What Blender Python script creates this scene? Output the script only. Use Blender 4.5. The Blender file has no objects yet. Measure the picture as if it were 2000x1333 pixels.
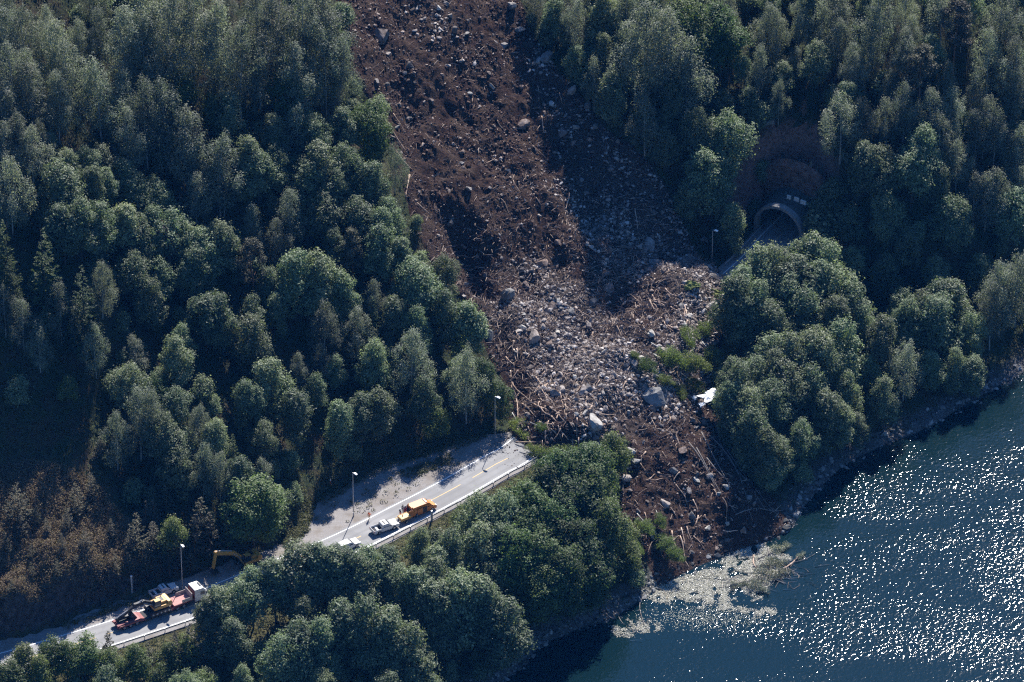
import bpy, bmesh, math, random
import numpy as np
from mathutils import Vector, Matrix

SC = bpy.context.scene
COL = SC.collection
R_ = math.radians

# ------------------------------------------------------------------ camera, light, exposure
PITCH = R_(35.0)
DIST = 1111.0
LENS = 200.0
FPX = 2000.0 * LENS / 36.0
FWD = np.array([0.0, math.cos(PITCH), -math.sin(PITCH)])
UPV = np.array([0.0, math.sin(PITCH), math.cos(PITCH)])
CAM = -DIST * FWD
cd = bpy.data.cameras.new("camera")
cd.lens = LENS; cd.sensor_width = 36.0; cd.clip_start = 1.0; cd.clip_end = 6000.0
co = bpy.data.objects.new("camera", cd); COL.objects.link(co)
co.location = CAM; co.rotation_euler = (math.pi / 2 - PITCH, 0, 0)
SC.camera = co

SUN_AZ = R_(14.0)      # clockwise from +Y
SUN_EL = R_(45.0)
w = bpy.data.worlds.new("World"); SC.world = w; w.use_nodes = True
nt = w.node_tree; nt.nodes.clear()
sky = nt.nodes.new("ShaderNodeTexSky"); sky.sky_type = 'NISHITA'; sky.sun_disc = False
sky.sun_elevation = SUN_EL; sky.sun_rotation = SUN_AZ
sky.air_density = 1.6; sky.dust_density = 0.3; sky.ozone_density = 4.0
bg = nt.nodes.new("ShaderNodeBackground"); bg.inputs[1].default_value = 0.050
wo = nt.nodes.new("ShaderNodeOutputWorld")
tint = nt.nodes.new("ShaderNodeMix"); tint.data_type = 'RGBA'; tint.blend_type = 'MULTIPLY'; tint.inputs[0].default_value = 1.0
tint.inputs[7].default_value = (0.43, 0.76, 1.28, 1)      # a clear, deep blue northern sky
nt.links.new(sky.outputs[0], tint.inputs[6]); nt.links.new(tint.outputs[2], bg.inputs[0]); nt.links.new(bg.outputs[0], wo.inputs[0])
sd = bpy.data.lights.new("sun", 'SUN'); sd.energy = 4.9; sd.angle = R_(0.53); sd.color = (1.0, 0.96, 0.90)
so = bpy.data.objects.new("sun", sd); COL.objects.link(so)
SUNDIR = Vector((math.sin(SUN_AZ) * math.cos(SUN_EL), math.cos(SUN_AZ) * math.cos(SUN_EL), math.sin(SUN_EL)))
so.rotation_euler = SUNDIR.to_track_quat('Z', 'Y').to_euler()
so.location = (60, 200, 400)
SC.view_settings.view_transform = 'Standard'; SC.view_settings.look = 'None'
SC.view_settings.exposure = 1.35; SC.view_settings.gamma = 1.0
SC.render.engine = 'CYCLES'
SC.cycles.use_denoising = False; SC.cycles.filter_width = 1.25
SC.cycles.sample_clamp_indirect = 4.0
SC.cycles.max_bounces = 7; SC.cycles.diffuse_bounces = 5; SC.cycles.glossy_bounces = 3
SC.cycles.transmission_bounces = 5; SC.cycles.volume_bounces = 0

# ------------------------------------------------------------------ small numeric library
def project(P):
    P = np.asarray(P, float); Q = P - CAM
    d = Q @ FWD
    return np.stack([1000 + FPX * Q[..., 0] / d, 666.5 - FPX * (Q @ UPV) / d], -1)

def ray(u, v):
    d = FWD + np.array([1.0, 0, 0]) * ((u - 1000) / FPX) + UPV * ((666.5 - v) / FPX)
    return d

def at_z(u, v, z):
    d = ray(u, v); t = (z - CAM[2]) / d[2]
    return CAM + d * t

def hash2(ix, iy, seed):
    n = (ix.astype(np.int64) * 374761393 + iy.astype(np.int64) * 668265263 + seed * 1442695041) & 0xffffffff
    n = ((n ^ (n >> 13)) * 1274126177) & 0xffffffff
    n = n ^ (n >> 16)
    return (n & 0xffff) / 65535.0

def vnoise(x, y, seed=0):
    ix = np.floor(x); iy = np.floor(y); fx = x - ix; fy = y - iy
    fx = fx * fx * (3 - 2 * fx); fy = fy * fy * (3 - 2 * fy)
    a = hash2(ix, iy, seed); b = hash2(ix + 1, iy, seed)
    c = hash2(ix, iy + 1, seed); d = hash2(ix + 1, iy + 1, seed)
    return (a * (1 - fx) + b * fx) * (1 - fy) + (c * (1 - fx) + d * fx) * fy - 0.5

def fbm(x, y, seed=0, oct=4, gain=0.5):
    s = 0; a = 1.0; f = 1.0
    for i in range(oct):
        s = s + a * vnoise(x * f + 13.7 * i, y * f - 7.1 * i, seed + i); a *= gain; f *= 2.03
    return s

def sstep(a, b, x):
    t = np.clip((x - a) / (b - a), 0, 1); return t * t * (3 - 2 * t)

def catmull(P, n=12):
    P = np.asarray(P, float); out = []
    Q = np.vstack([2 * P[0] - P[1], P, 2 * P[-1] - P[-2]])
    for i in range(1, len(Q) - 2):
        p0, p1, p2, p3 = Q[i - 1:i + 3]
        t = np.linspace(0, 1, n, endpoint=False)[:, None]
        out.append(0.5 * (2 * p1 + (p2 - p0) * t + (2 * p0 - 5 * p1 + 4 * p2 - p3) * t ** 2 + (3 * p1 - p0 - 3 * p2 + p3) * t ** 3))
    out.append(P[-1:]); return np.vstack(out)

def resample(P, step):
    d = np.r_[0, np.cumsum(np.linalg.norm(np.diff(P, axis=0), axis=1))]
    s = np.arange(0, d[-1], step)
    return np.stack([np.interp(s, d, P[:, k]) for k in range(P.shape[1])], 1), s

def poly_dist(X, Y, P):
    """distance to polyline, signed side of the closest segment (+ = to its left), arclength"""
    sh = X.shape; X = X.ravel(); Y = Y.ravel()
    best = np.full(X.shape, 1e18); side = np.zeros(X.shape); arc = np.zeros(X.shape)
    acc = 0.0
    for i in range(len(P) - 1):
        ax, ay = P[i, :2]; bx, by = P[i + 1, :2]
        dx, dy = bx - ax, by - ay; L2 = dx * dx + dy * dy; L = math.sqrt(L2)
        t = np.clip(((X - ax) * dx + (Y - ay) * dy) / L2, 0, 1)
        q = (X - ax - t * dx) ** 2 + (Y - ay - t * dy) ** 2
        m = q < best
        best[m] = q[m]; side[m] = (dx * (Y - ay) - dy * (X - ax))[m]; arc[m] = acc + t[m] * L
        acc += L
    return np.sqrt(best).reshape(sh), np.sign(side).reshape(sh), arc.reshape(sh)

def in_poly(X, Y, P):
    r = np.zeros(X.shape, bool); n = len(P)
    for i in range(n):
        x1, y1 = P[i, :2]; x2, y2 = P[(i + 1) % n, :2]
        if y1 == y2: continue
        c = ((y1 > Y) != (y2 > Y)) & (X < (x2 - x1) * (Y - y1) / (y2 - y1) + x1)
        r ^= c
    return r

# ------------------------------------------------------------------ the lie of the land
ZR = 14.0
left_px = [(0, 1277), (64.5, 1259), (120, 1242.5), (220, 1211.7), (384, 1156.4), (442, 1133), (640, 1051.6), (760, 992.8),
           (862, 940), (950, 889.6), (991, 865.6), (1200, 705), (1422, 527), (1488, 459), (1507, 441)]
LP = np.array([at_z(u, v, ZR)[:2] for u, v in left_px])
d0 = LP[0] - LP[2]; d0 /= np.linalg.norm(d0); d1 = LP[-1] - LP[-3]; d1 /= np.linalg.norm(d1)
LP = resample(catmull(LP, 10), 1.5)[0]
d1 = LP[-1] - LP[-4]; d1 /= np.linalg.norm(d1); d0 = LP[0] - LP[3]; d0 /= np.linalg.norm(d0)
LP = np.vstack([LP[0] + d0 * np.arange(160, 0, -1.5)[:, None], LP, LP[-1] + d1 * np.arange(1.5, 400, 1.5)[:, None]])
tg = np.gradient(LP, axis=0); tg /= np.linalg.norm(tg, axis=1)[:, None]
nr = np.stack([tg[:, 1], -tg[:, 0]], 1)          # to the lake side
CL, CS = resample(LP + nr * 3.25, 2.0)            # centre line and its arclength
CT = np.gradient(CL, axis=0); CT /= np.linalg.norm(CT, axis=1)[:, None]
CN = np.stack([-CT[:, 1], CT[:, 0]], 1)           # uphill side

def road_pt(s, lat, z=None):
    """lat + = uphill"""
    x = np.interp(s, CS, CL[:, 0]); y = np.interp(s, CS, CL[:, 1])
    nx = np.interp(s, CS, CN[:, 0]); ny = np.interp(s, CS, CN[:, 1])
    return np.stack([x + nx * lat, y + ny * lat], -1)

def s_of(u, v, z=ZR):
    p = at_z(u, v, z); d, sd_, a = poly_dist(np.array([p[0]]), np.array([p[1]]), CL)
    return float(a[0]), float(d[0] * sd_[0])

S_PORTAL = s_of(1500, 452)[0]

shore_px = [(700, 1540), (880, 1400), (1000, 1318), (1060, 1262), (1130, 1228), (1200, 1203), (1260, 1165), (1330, 1120), (1420, 1080), (1500, 1055),
            (1545, 1032), (1572, 985), (1640, 915), (1720, 872), (1800, 840), (1880, 795), (1960, 750), (2030, 708), (2200, 600)]
SH = np.array([at_z(u, v, 0)[:2] for u, v in shore_px])
a0 = SH[0] - SH[2]; a0 /= np.linalg.norm(a0); a1 = np.array([0.8, 0.6])
SH = np.vstack([SH[0] + a0 * 900, SH[0] + a0 * 60, SH, SH[-1] + a1 * 60, SH[-1] + a1 * 900])
SH = catmull(SH[1:-1], 5); SH = np.vstack([SH[0] + a0 * 900, SH, SH[-1] + a1 * 900])
LAKE = np.vstack([SH, [[1500, -1500], [0, -2500]]])

toe_px = [(0, 1248), (45, 1242), (120, 1214), (180, 1190), (257, 1162), (310, 1138), (400, 1112), (470, 1086), (530, 1066), (560, 1050), (590, 1008), (640, 962),
          (700, 930), (770, 900), (850, 876), (960, 842), (1100, 730), (1250, 590), (1385, 505), (1440, 456), (1470, 436), (1488, 425), (1545, 412), (1588, 446),
          (1625, 492), (1700, 548), (1790, 566), (1870, 562), (2000, 485), (2200, 360)]
TOE = np.array([at_z(u, v, ZR)[:2] for u, v in toe_px])
b0 = TOE[0] - TOE[2]; b0 /= np.linalg.norm(b0); b1 = np.array([0.85, 0.52])
TOE = np.vstack([TOE[0] + b0 * 900, TOE, TOE[-1] + b1 * 900])
UPH = np.vstack([TOE, [[1800, 2500], [-2500, 2500]]])
SPUR = None
SHELF = None

def low(X, Y):
    dr, sd_, _ = poly_dist(X, Y, CL)
    ds, _, _ = poly_dist(X, Y, SH)
    dr = np.where(sd_ < 0, np.maximum(dr - 4.9, 0), 0)
    lake = in_poly(X, Y, LAKE)
    z = ZR * np.power(ds / (ds + dr + 1e-6), 0.85)
    return np.where(lake, -np.minimum(0.45 * ds, 9.0), z), ds, dr, lake

def base_h(X, Y):
    z, ds, dr, lake = low(X, Y)
    dt, _, _ = poly_dist(X, Y, TOE)
    up = in_poly(X, Y, UPH)
    d = np.where(up, dt, 0)
    k = 0.70 + 0.32 * sstep(15, 55, X)
    g = k * np.minimum(d, 150) + 0.45 * np.maximum(d - 150, 0)
    g2 = 0.36 * np.minimum(d, 27) + 1.06 * np.clip(d - 27, 0, 22) + 0.70 * np.clip(d - 49, 0, 101) + 0.45 * np.maximum(d - 150, 0)
    wl_ = sstep(-56, -70, X); g = g * (1 - wl_) + g2 * wl_
    cl = sstep(-58, -78, X)
    g = g + cl * 7.0 * sstep(0.0, 2.4, d) + 1.2 * sstep(0, 2, d) * (1 - cl) * sstep(-25, -40, X)
    pw = np.exp(-((X - 54) ** 2 + (Y - 26) ** 2) / (2 * 15 ** 2))
    g = g + pw * 13.0 * sstep(0.0, 6.0, d)
    if SPUR is not None:
        dsp, _, _ = poly_dist(X, Y, SPUR)
        g = g + 11.0 * np.exp(-(dsp / 13.0) ** 2) * sstep(4, 22, d)
    if SHELF is not None:
        g = g + 0.0 * np.exp(-((X - SHELF[0]) / 19.0) ** 2 - ((Y - SHELF[1]) / 15.0) ** 2) * sstep(0, 5, d)
    rough = sstep(0.5, 8, d) + 0.5 * sstep(1.5, 8, dr) * (~lake)
    n = 5.0 * fbm(X / 34, Y / 34, 3, 3) + 1.5 * fbm(X / 7, Y / 7, 9, 3)
    n = n * np.clip(rough, 0, 1) * np.where(up, sstep(0, 16, d) * 0.8 + 0.2, 0.35)
    cut = pw * sstep(0, 4, d) + cl * sstep(0, 3, d) * sstep(16, 6, d)
    n = n + cut * (3.6 * fbm(X / 4.2, Y / 4.2, 21, 3))
    return z + g + n, d, up, lake, dr, ds

# fast lookup grid
GX = np.arange(-170, 171, 1.0); GY = np.arange(-300, 261, 1.0)
MX, MY = np.meshgrid(GX, GY)
HB = base_h(MX, MY)[0]

def look(G, x, y):
    x = np.clip((np.asarray(x, float) - GX[0]), 0, len(GX) - 1.001); y = np.clip((np.asarray(y, float) - GY[0]), 0, len(GY) - 1.001)
    i = x.astype(int); j = y.astype(int); fx = x - i; fy = y - j
    return (G[j, i] * (1 - fx) + G[j, i + 1] * fx) * (1 - fy) + (G[j + 1, i] * (1 - fx) + G[j + 1, i + 1] * fx) * fy

def hit(G, u, v, H=0.0):
    """first point where the sight line through (u,v) comes within H of the land G"""
    d = ray(u, v); t = np.arange(780, 1500, 0.4)
    P = CAM + d[None, :] * t[:, None]
    f = P[:, 2] - look(G, P[:, 0], P[:, 1]) - H
    k = np.argmax(f < 0)
    if f[k] >= 0: k = len(t) - 1
    if k > 0:
        a = f[k - 1] / (f[k - 1] - f[k]); tt = t[k - 1] + a * 0.4
    else: tt = t[0]
    p = CAM + d * tt; p[2] -= H
    return p

SHELF = hit(HB, 90, 1085)[:2]
# the spur that shades the right of the slide
SPUR = np.array([hit(HB, u, v)[:2] for u, v in [(1175, -160), (1215, 0), (1262, 150), (1312, 300), (1350, 400)]])
HB = base_h(MX, MY)[0]

# slide outline on the ground
sl_l = [(640, -160), (648, -60), (655, 0), (668, 60), (690, 150), (725, 205), (752, 260), (775, 330), (800, 420), (830, 490), (865, 560), (930, 600), (940, 660),
        (965, 720), (990, 770), (992, 815), (1000, 852), (1024, 870), (1052, 893)]
sl_l2 = [(1090, 905), (1160, 905), (1195, 940), (1205, 1010), (1215, 1060), (1262, 1098), (1285, 1150)]
sl_r = [(1120, -160), (1060, -60), (1012, -10), (1040, 55), (1085, 130), (1140, 190), (1190, 255), (1270, 318), (1318, 400), (1350, 470), (1398, 520), (1432, 556),
        (1425, 620), (1405, 690), (1392, 735), (1385, 790), (1420, 850), (1470, 920), (1520, 985), (1545, 1030)]
sl_end = [(1500, 1062), (1420, 1088), (1330, 1128)]
SLIDE_PX = np.array(sl_l + sl_l2 + sl_end[::-1] + sl_r[::-1], float)
SLIDE = np.array([hit(HB, u, v)[:2] for u, v in SLIDE_PX])
SLC = np.vstack([SLIDE, SLIDE[:1]])
GUL = np.array([hit(HB, u, v)[:2] for u, v in [(905, 455), (915, 500), (925, 550), (945, 592)]])
RIDG = np.array([hit(HB, u, v)[:2] for u, v in [(1040, 330), (1075, 420), (1130, 500), (1200, 560), (1290, 600)]])
LIP = np.array([hit(HB, u, v)[:2] for u, v in [(1000, 860), (1030, 872), (1055, 895)]])

def slide_h(X, Y, hb):
    dS, _, _ = poly_dist(X, Y, SLC)
    ins = in_poly(X, Y, SLIDE)
    e = np.where(ins, dS, -dS)
    dr, sg, arc = poly_dist(X, Y, CL)
    lat = dr * sg
    thick = -2.2 * sstep(12, 26, lat) + 3.6 * np.exp(-((lat - 3) / 13.0) ** 2) + 1.0
    edge = sstep(0, 7, e)
    n = 2.4 * fbm(X / 11, Y / 11, 31, 3) + 1.15 * fbm(X / 3.2, Y / 3.2, 37, 3) + 0.55 * fbm(X / 1.1, Y / 1.1, 41, 2)
    dg, _, _ = poly_dist(X, Y, GUL)
    gul = -5.0 * np.exp(-(dg / 3.2) ** 2)
    drd, _, _ = poly_dist(X, Y, RIDG)
    rid = 2.6 * np.exp(-(drd / 5.0) ** 2)
    z = hb + edge * (thick + n + gul + rid) + 0.18 * np.clip(e, 0, 1) + np.where(e < 0, 0.9 * e, 0.0) + 0.35 * sstep(-.3, .6, e) * (0.4 + fbm(X / 1.3, Y / 1.3, 77, 2))
    return z, e, lat

HS, SE, _l = slide_h(MX, MY, HB)
HT = np.where(SE > 0, np.maximum(HS, HB * 0 - 99), HB)       # what one sees: slide where it lies, hill elsewhere
HT = np.where(SE > 0, HS, HB)

_d, _s, ARCG = poly_dist(MX, MY, CL); LATG = _d * _s
# ------------------------------------------------------------------ materials
class Mat:
    def __init__(s, name, rough=0.8, spec=0.3):
        s.m = bpy.data.materials.new(name); s.m.use_nodes = True
        s.nt = s.m.node_tree; s.nt.nodes.clear()
        s.out = s.n("ShaderNodeOutputMaterial"); s.b = s.n("ShaderNodeBsdfPrincipled")
        s.nt.links.new(s.b.outputs[0], s.out.inputs[0])
        s.b.inputs['Roughness'].default_value = rough; s.b.inputs['Specular IOR Level'].default_value = spec
    def n(s, t): return s.nt.nodes.new(t)
    def l(s, a, b): s.nt.links.new(a, b)
    def coord(s):
        if not hasattr(s, 'tc'): s.tc = s.n("ShaderNodeTexCoord")
        return s.tc.outputs['Object']
    def noise(s, scale, detail=4, rough=0.55, stretch=None, dist=0.0):
        t = s.n("ShaderNodeTexNoise"); t.inputs['Scale'].default_value = scale; t.inputs['Detail'].default_value = detail
        t.inputs['Roughness'].default_value = rough; t.inputs['Distortion'].default_value = dist
        c = s.coord()
        if stretch:
            mp = s.n("ShaderNodeMapping"); mp.inputs['Scale'].default_value = stretch[:3]
            if len(stretch) > 3: mp.inputs['Rotation'].default_value = (0, 0, stretch[3])
            s.l(c, mp.inputs[0]); c = mp.outputs[0]
        s.l(c, t.inputs['Vector']); return t.outputs['Fac']
    def ramp(s, fac, stops):
        r = s.n("ShaderNodeValToRGB"); e = r.color_ramp.elements
        while len(e) < len(stops): e.new(0.5)
        for k, (p, c) in enumerate(stops):
            e[k].position = p; e[k].color = (*c, 1) if len(c) == 3 else c
        s.l(fac, r.inputs[0]); return r.outputs[0]
    def mix(s, fac, a, b, mode='MIX'):
        x = s.n("ShaderNodeMix"); x.data_type = 'RGBA'; x.blend_type = mode
        for sock, val in ((x.inputs['Factor'], fac), (x.inputs['A'] if False else x.inputs[6], a), (x.inputs[7], b)):
            if hasattr(val, 'is_output'): s.l(val, sock)
            elif isinstance(val, (int, float)): sock.default_value = val
            else: sock.default_value = (*val, 1)
        return x.outputs[2]
    def math(s, op, a, b=0.0, clamp=False):
        x = s.n("ShaderNodeMath"); x.operation = op; x.use_clamp = clamp
        for sock, val in ((x.inputs[0], a), (x.inputs[1], b)):
            if hasattr(val, 'is_output'): s.l(val, sock)
            else: sock.default_value = val
        return x.outputs[0]
    def attr(s, name):
        a = s.n("ShaderNodeAttribute"); a.attribute_name = name; return a.outputs['Fac']
    def rnd_obj(s): return s.n("ShaderNodeObjectInfo").outputs['Random']
    def rnd_isl(s): return s.n("ShaderNodeNewGeometry").outputs['Random Per Island']
    def col(s, c):
        if hasattr(c, 'is_output'): s.l(c, s.b.inputs['Base Color'])
        else: s.b.inputs['Base Color'].default_value = (*c, 1)
        return s
    def bump(s, h, strength=0.5, dist=0.1):
        b = s.n("ShaderNodeBump"); b.inputs['Strength'].default_value = strength; b.inputs['Distance'].default_value = dist
        s.l(h, b.inputs['Height']); s.l(b.outputs[0], s.b.inputs['Normal']); return s

def plain(name, c, rough=0.6, spec=0.4, metal=0.0, var=0.12):
    """painted or moulded surface with a little dirt"""
    M = Mat(name, rough, spec)
    f = M.noise(3.0, 5, 0.6)
    d = tuple(x * (1 - 2.2 * var) for x in c)
    M.col(M.ramp(f, [(0.3, d), (0.55, c), (1.0, tuple(min(1, x * (1 + var)) for x in c))]))
    M.b.inputs['Metallic'].default_value = metal
    return M.m

def leafmat(name, dark, mid, light, gloss=0.45, trans=0.3, shift=(0.10, 0.09, 0.03)):
    M = Mat(name, gloss + .14, 0.4)
    r = M.rnd_isl(); o = M.rnd_obj()
    c = M.ramp(r, [(0.0, dark), (0.5, mid), (1.0, light)])
    hsv = M.n("ShaderNodeHueSaturation")
    h = M.math('MULTIPLY_ADD', M.math('FRACT', M.math('MULTIPLY', o, 7.31)), 0.045); hn = h.node; hn.inputs[2].default_value = 0.464
    M.l(h, hsv.inputs['Hue'])
    v = M.math('MULTIPLY_ADD', o, -0.75); v.node.inputs[2].default_value = 1.45
    M.l(v, hsv.inputs['Value']); M.l(c, hsv.inputs['Color'])
    M.col(hsv.outputs[0])
    t = M.n("ShaderNodeBsdfTranslucent"); g = M.mix(1.0, hsv.outputs[0], (1.25, 1.35, 0.85), 'MULTIPLY'); M.l(g, t.inputs[0])
    ms = M.n("ShaderNodeMixShader"); ms.inputs[0].default_value = trans
    M.l(M.b.outputs[0], ms.inputs[1]); M.l(t.outputs[0], ms.inputs[2]); M.l(ms.outputs[0], M.out.inputs[0])
    return M.m

# ------------------------------------------------------------------ mesh helpers
def mesh_np(name, V, F, mats=(), smooth=False, attrs=None, fmat=None):
    me = bpy.data.meshes.new(name); V = np.asarray(V, np.float32); F = np.asarray(F, np.int32)
    n, k = F.shape
    me.vertices.add(len(V)); me.vertices.foreach_set('co', V.ravel())
    me.loops.add(n * k); me.loops.foreach_set('vertex_index', F.ravel())
    me.polygons.add(n); me.polygons.foreach_set('loop_start', np.arange(0, n * k, k, dtype=np.int32))
    for m in mats: me.materials.append(m)
    if fmat is not None: me.polygons.foreach_set('material_index', np.asarray(fmat, np.int32))
    me.polygons.foreach_set('use_smooth', np.full(n, smooth))
    me.update(calc_edges=True)
    if attrs:
        for an, av in attrs.items():
            a = me.attributes.new(an, 'FLOAT', 'POINT'); a.data.foreach_set('value', np.asarray(av, np.float32).ravel())
    return me

def link(name, me, parent=None, loc=None, rot=None, scale=None):
    o = bpy.data.objects.new(name, me); COL.objects.link(o)
    if parent is not None: o.parent = parent
    if loc is not None: o.location = loc
    if rot is not None: o.rotation_euler = rot
    if scale is not None: o.scale = scale
    return o

def tag(o, label=None, cat=None, group=None, kind=None):
    if label: o['label'] = label
    if cat: o['category'] = cat
    if group: o['group'] = group
    if kind: o['kind'] = kind
    return o

def empty(name, loc, rz=0.0):
    o = bpy.data.objects.new(name, None); COL.objects.link(o); o.location = loc; o.rotation_euler = (0, 0, rz); o.empty_display_size = 0.3
    return o

def grid_faces(nx, ny, keep=None):
    i = np.arange(nx - 1); j = np.arange(ny - 1); I, J = np.meshgrid(i, j)
    a = (J * nx + I); F = np.stack([a, a + 1, a + nx + 1, a + nx], -1).reshape(-1, 4)
    return F if keep is None else F[keep.ravel()]

# ------------------------------------------------------------------ hillside, lake, road
def far_axis(lo, hi, step, far):
    a = [lo]; s = step
    while a[0] > -far: s *= 1.35; a.insert(0, a[0] - s)
    core = list(np.arange(lo + step, hi, step)); a += core; s = step
    while a[-1] < far: s *= 1.35; a.append(a[-1] + s)
    return np.array(a)

AX = far_axis(-125, 125, 1.0, 1600); AY = far_axis(-235, 150, 1.0, 1800)
TX, TY = np.meshgrid(AX, AY)
TZ, TD, TUP, TLAKE, TDR, TDS = base_h(TX, TY)
dS_, _, _ = poly_dist(TX, TY, SLC); insS = in_poly(TX, TY, SLIDE)
ZS_, ES_, _ = slide_h(TX, TY, TZ); TZ = np.where(ES_ > 0.8, np.minimum(TZ, ZS_ - 1.3 * sstep(.8, 3, ES_) - .1), TZ)
drr, sgr, arcr = poly_dist(TX, TY, CL); latr = drr * sgr
# the tunnel's mouth: no hillside inside the bore
tun = (arcr > S_PORTAL + 1.0) & (np.abs(latr) < 4.6) & (TZ < ZR + 7.4)
fk = ~(tun[:-1, :-1] | tun[1:, :-1] | tun[:-1, 1:] | tun[1:, 1:])
scr_px = [(-60, 900), (60, 905), (160, 930), (200, 960), (235, 1010), (300, 1050), (330, 1120), (200, 1170), (-60, 1240)]
SCRUB = np.array([hit(HB, u, v)[:2] for u, v in scr_px])
dq, _, _ = poly_dist(TX, TY, np.vstack([SCRUB, SCRUB[:1]])); scrub = sstep(-4, 6, np.where(in_poly(TX, TY, SCRUB), dq, -dq))
verge = sstep(0.0, 1.0, TDR) * sstep(16, 4, TDR) * (TDS > 6) * (~TUP)
shore = sstep(4.5, 2.0, TDS)
red = np.exp(-((TX - 52) ** 2 + (TY - 30) ** 2) / (2 * 14 ** 2))

M = Mat('forest_floor', 0.95, 0.15)
nA = M.noise(0.22, 5); nB = M.noise(1.6, 5, 0.65); nC = M.noise(7.0, 3)
floor = M.mix(M.ramp(nA, [(0.42, (0, 0, 0)), (0.6, (1, 1, 1))]), M.ramp(nB, [(0.3, (.012, .016, .008)), (0.5, (.024, .033, .014)), (0.7, (.05, .055, .02))]),
              M.ramp(nB, [(0.3, (.02, .014, .009)), (0.55, (.045, .035, .02)), (0.75, (.06, .07, .03))]))
scr = M.ramp(nB, [(0.28, (.05, .038, .024)), (0.45, (.13, .095, .055)), (0.6, (.20, .15, .08)), (0.75, (.11, .115, .045))])
c = M.mix(M.attr('scrub'), floor, scr)
vg = M.ramp(nB, [(0.3, (.04, .045, .016)), (0.5, (.085, .08, .035)), (0.7, (.13, .11, .06))])
c = M.mix(M.attr('verge'), c, vg)
rock = M.ramp(M.noise(.9, 6, .7), [(0.32, (.012, .012, .012)), (0.5, (.040, .036, .034)), (0.62, (.075, .068, .064)), (0.74, (.20, .185, .175))])
rock = M.mix(M.attr('red'), rock, M.ramp(nB, [(0.3, (.07, .042, .036)), (0.55, (.24, .125, .095)), (0.75, (.32, .23, .20))]))
geo = M.n("ShaderNodeNewGeometry"); sx = M.n("ShaderNodeSeparateXYZ"); M.l(geo.outputs['True Normal'], sx.inputs[0])
st = M.math('ADD', sx.outputs[2], M.math('MULTIPLY', nA, 0.5))
c = M.mix(M.ramp(st, [(0.62, (1, 1, 1)), (0.76, (0, 0, 0))]), c, rock)
c = M.mix(M.attr('shore'), c, M.ramp(nB, [(0.35, (.03, .028, .026)), (0.6, (.10, .095, .09))]))
M.col(c).bump(M.math('ADD', nB, M.math('MULTIPLY', nC, 0.4)), 0.9, 0.5)
MAT_FLOOR = M.m
hill = link('hillside', mesh_np('hillside', np.stack([TX, TY, TZ], -1).reshape(-1, 3), grid_faces(len(AX), len(AY), fk), [MAT_FLOOR], True,
            dict(scrub=scrub, verge=verge, red=red, shore=shore)))
tag(hill, 'steep wooded hillside falling to the lake', 'hillside', kind='structure')

# slide debris sheet
sx_ = np.arange(SLIDE[:, 0].min() - 3, SLIDE[:, 0].max() + 3, 0.42); sy_ = np.arange(SLIDE[:, 1].min() - 3, SLIDE[:, 1].max() + 3, 0.42)
DX, DY = np.meshgrid(sx_, sy_)
DB = base_h(DX, DY)[0]; DZ, DE, DL = slide_h(DX, DY, DB)
kp = (DE > -1.0); kp = kp[:-1, :-1] & kp[1:, :-1] & kp[:-1, 1:] & kp[1:, 1:]
st_px = [[(985, 600), (1080, 555), (1150, 590), (1170, 655), (1290, 660), (1330, 600), (1310, 550), (1400, 545), (1430, 620), (1390, 710), (1310, 810), (1240, 790), (1180, 840), (1110, 775), (1075, 690)],
         [(1040, 60), (1090, 130), (1150, 200), (1200, 260), (1290, 320), (1330, 400), (1400, 520), (1310, 570), (1210, 540), (1130, 430), (1105, 300), (1080, 200)],
         [(790, -30), (900, -30), (890, 70), (820, 60)]]
STP = [np.array([hit(HT, u, v)[:2] for u, v in q]) for q in st_px]
def stony_at(X, Y):
    s = np.zeros(X.shape)
    for P, wgt in zip(STP, (.95, .42, .3)):
        d, _, _ = poly_dist(X, Y, np.vstack([P, P[:1]])); s = np.maximum(s, wgt * sstep(-7, 8, np.where(in_poly(X, Y, P), d, -d) + 11 * fbm(X / 8, Y / 8, 61, 4)))
    return s
stony = stony_at(DX, DY)
M = Mat('slide_earth', 0.95, 0.1)
nA = M.noise(0.35, 5); nB = M.noise(2.6, 6, 0.7); nC = M.noise(9, 3)
e1 = M.ramp(nB, [(0.3, (.010, .0065, .006)), (0.5, (.034, .0185, .0145)), (0.66, (.070, .039, .031)), (0.78, (.165, .122, .105))])
e2 = M.ramp(nB, [(0.3, (.014, .010, .008)), (0.5, (.055, .035, .026)), (0.7, (.11, .08, .064))])
e1 = M.mix(M.ramp(nA, [(0.4, (0, 0, 0)), (0.62, (1, 1, 1))]), e1, e2)
e3 = M.ramp(nB, [(0.3, (.028, .022, .019)), (0.5, (.085, .068, .058)), (0.7, (.19, .165, .145))])
M.col(M.mix(M.attr('stony'), e1, e3)).bump(M.math('ADD', nB, M.math('MULTIPLY', nC, 0.5)), 1.0, 0.6)
slide = link('debris_slope', mesh_np('debris_slope', np.stack([DX, DY, DZ], -1).reshape(-1, 3), grid_faces(len(sx_), len(sy_), kp), [M.m], False, dict(stony=stony)))
tag(slide, 'dark brown landslide of earth and stones running down to the lake', 'landslide', kind='structure')
MAT_SLIDE = M.m

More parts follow.
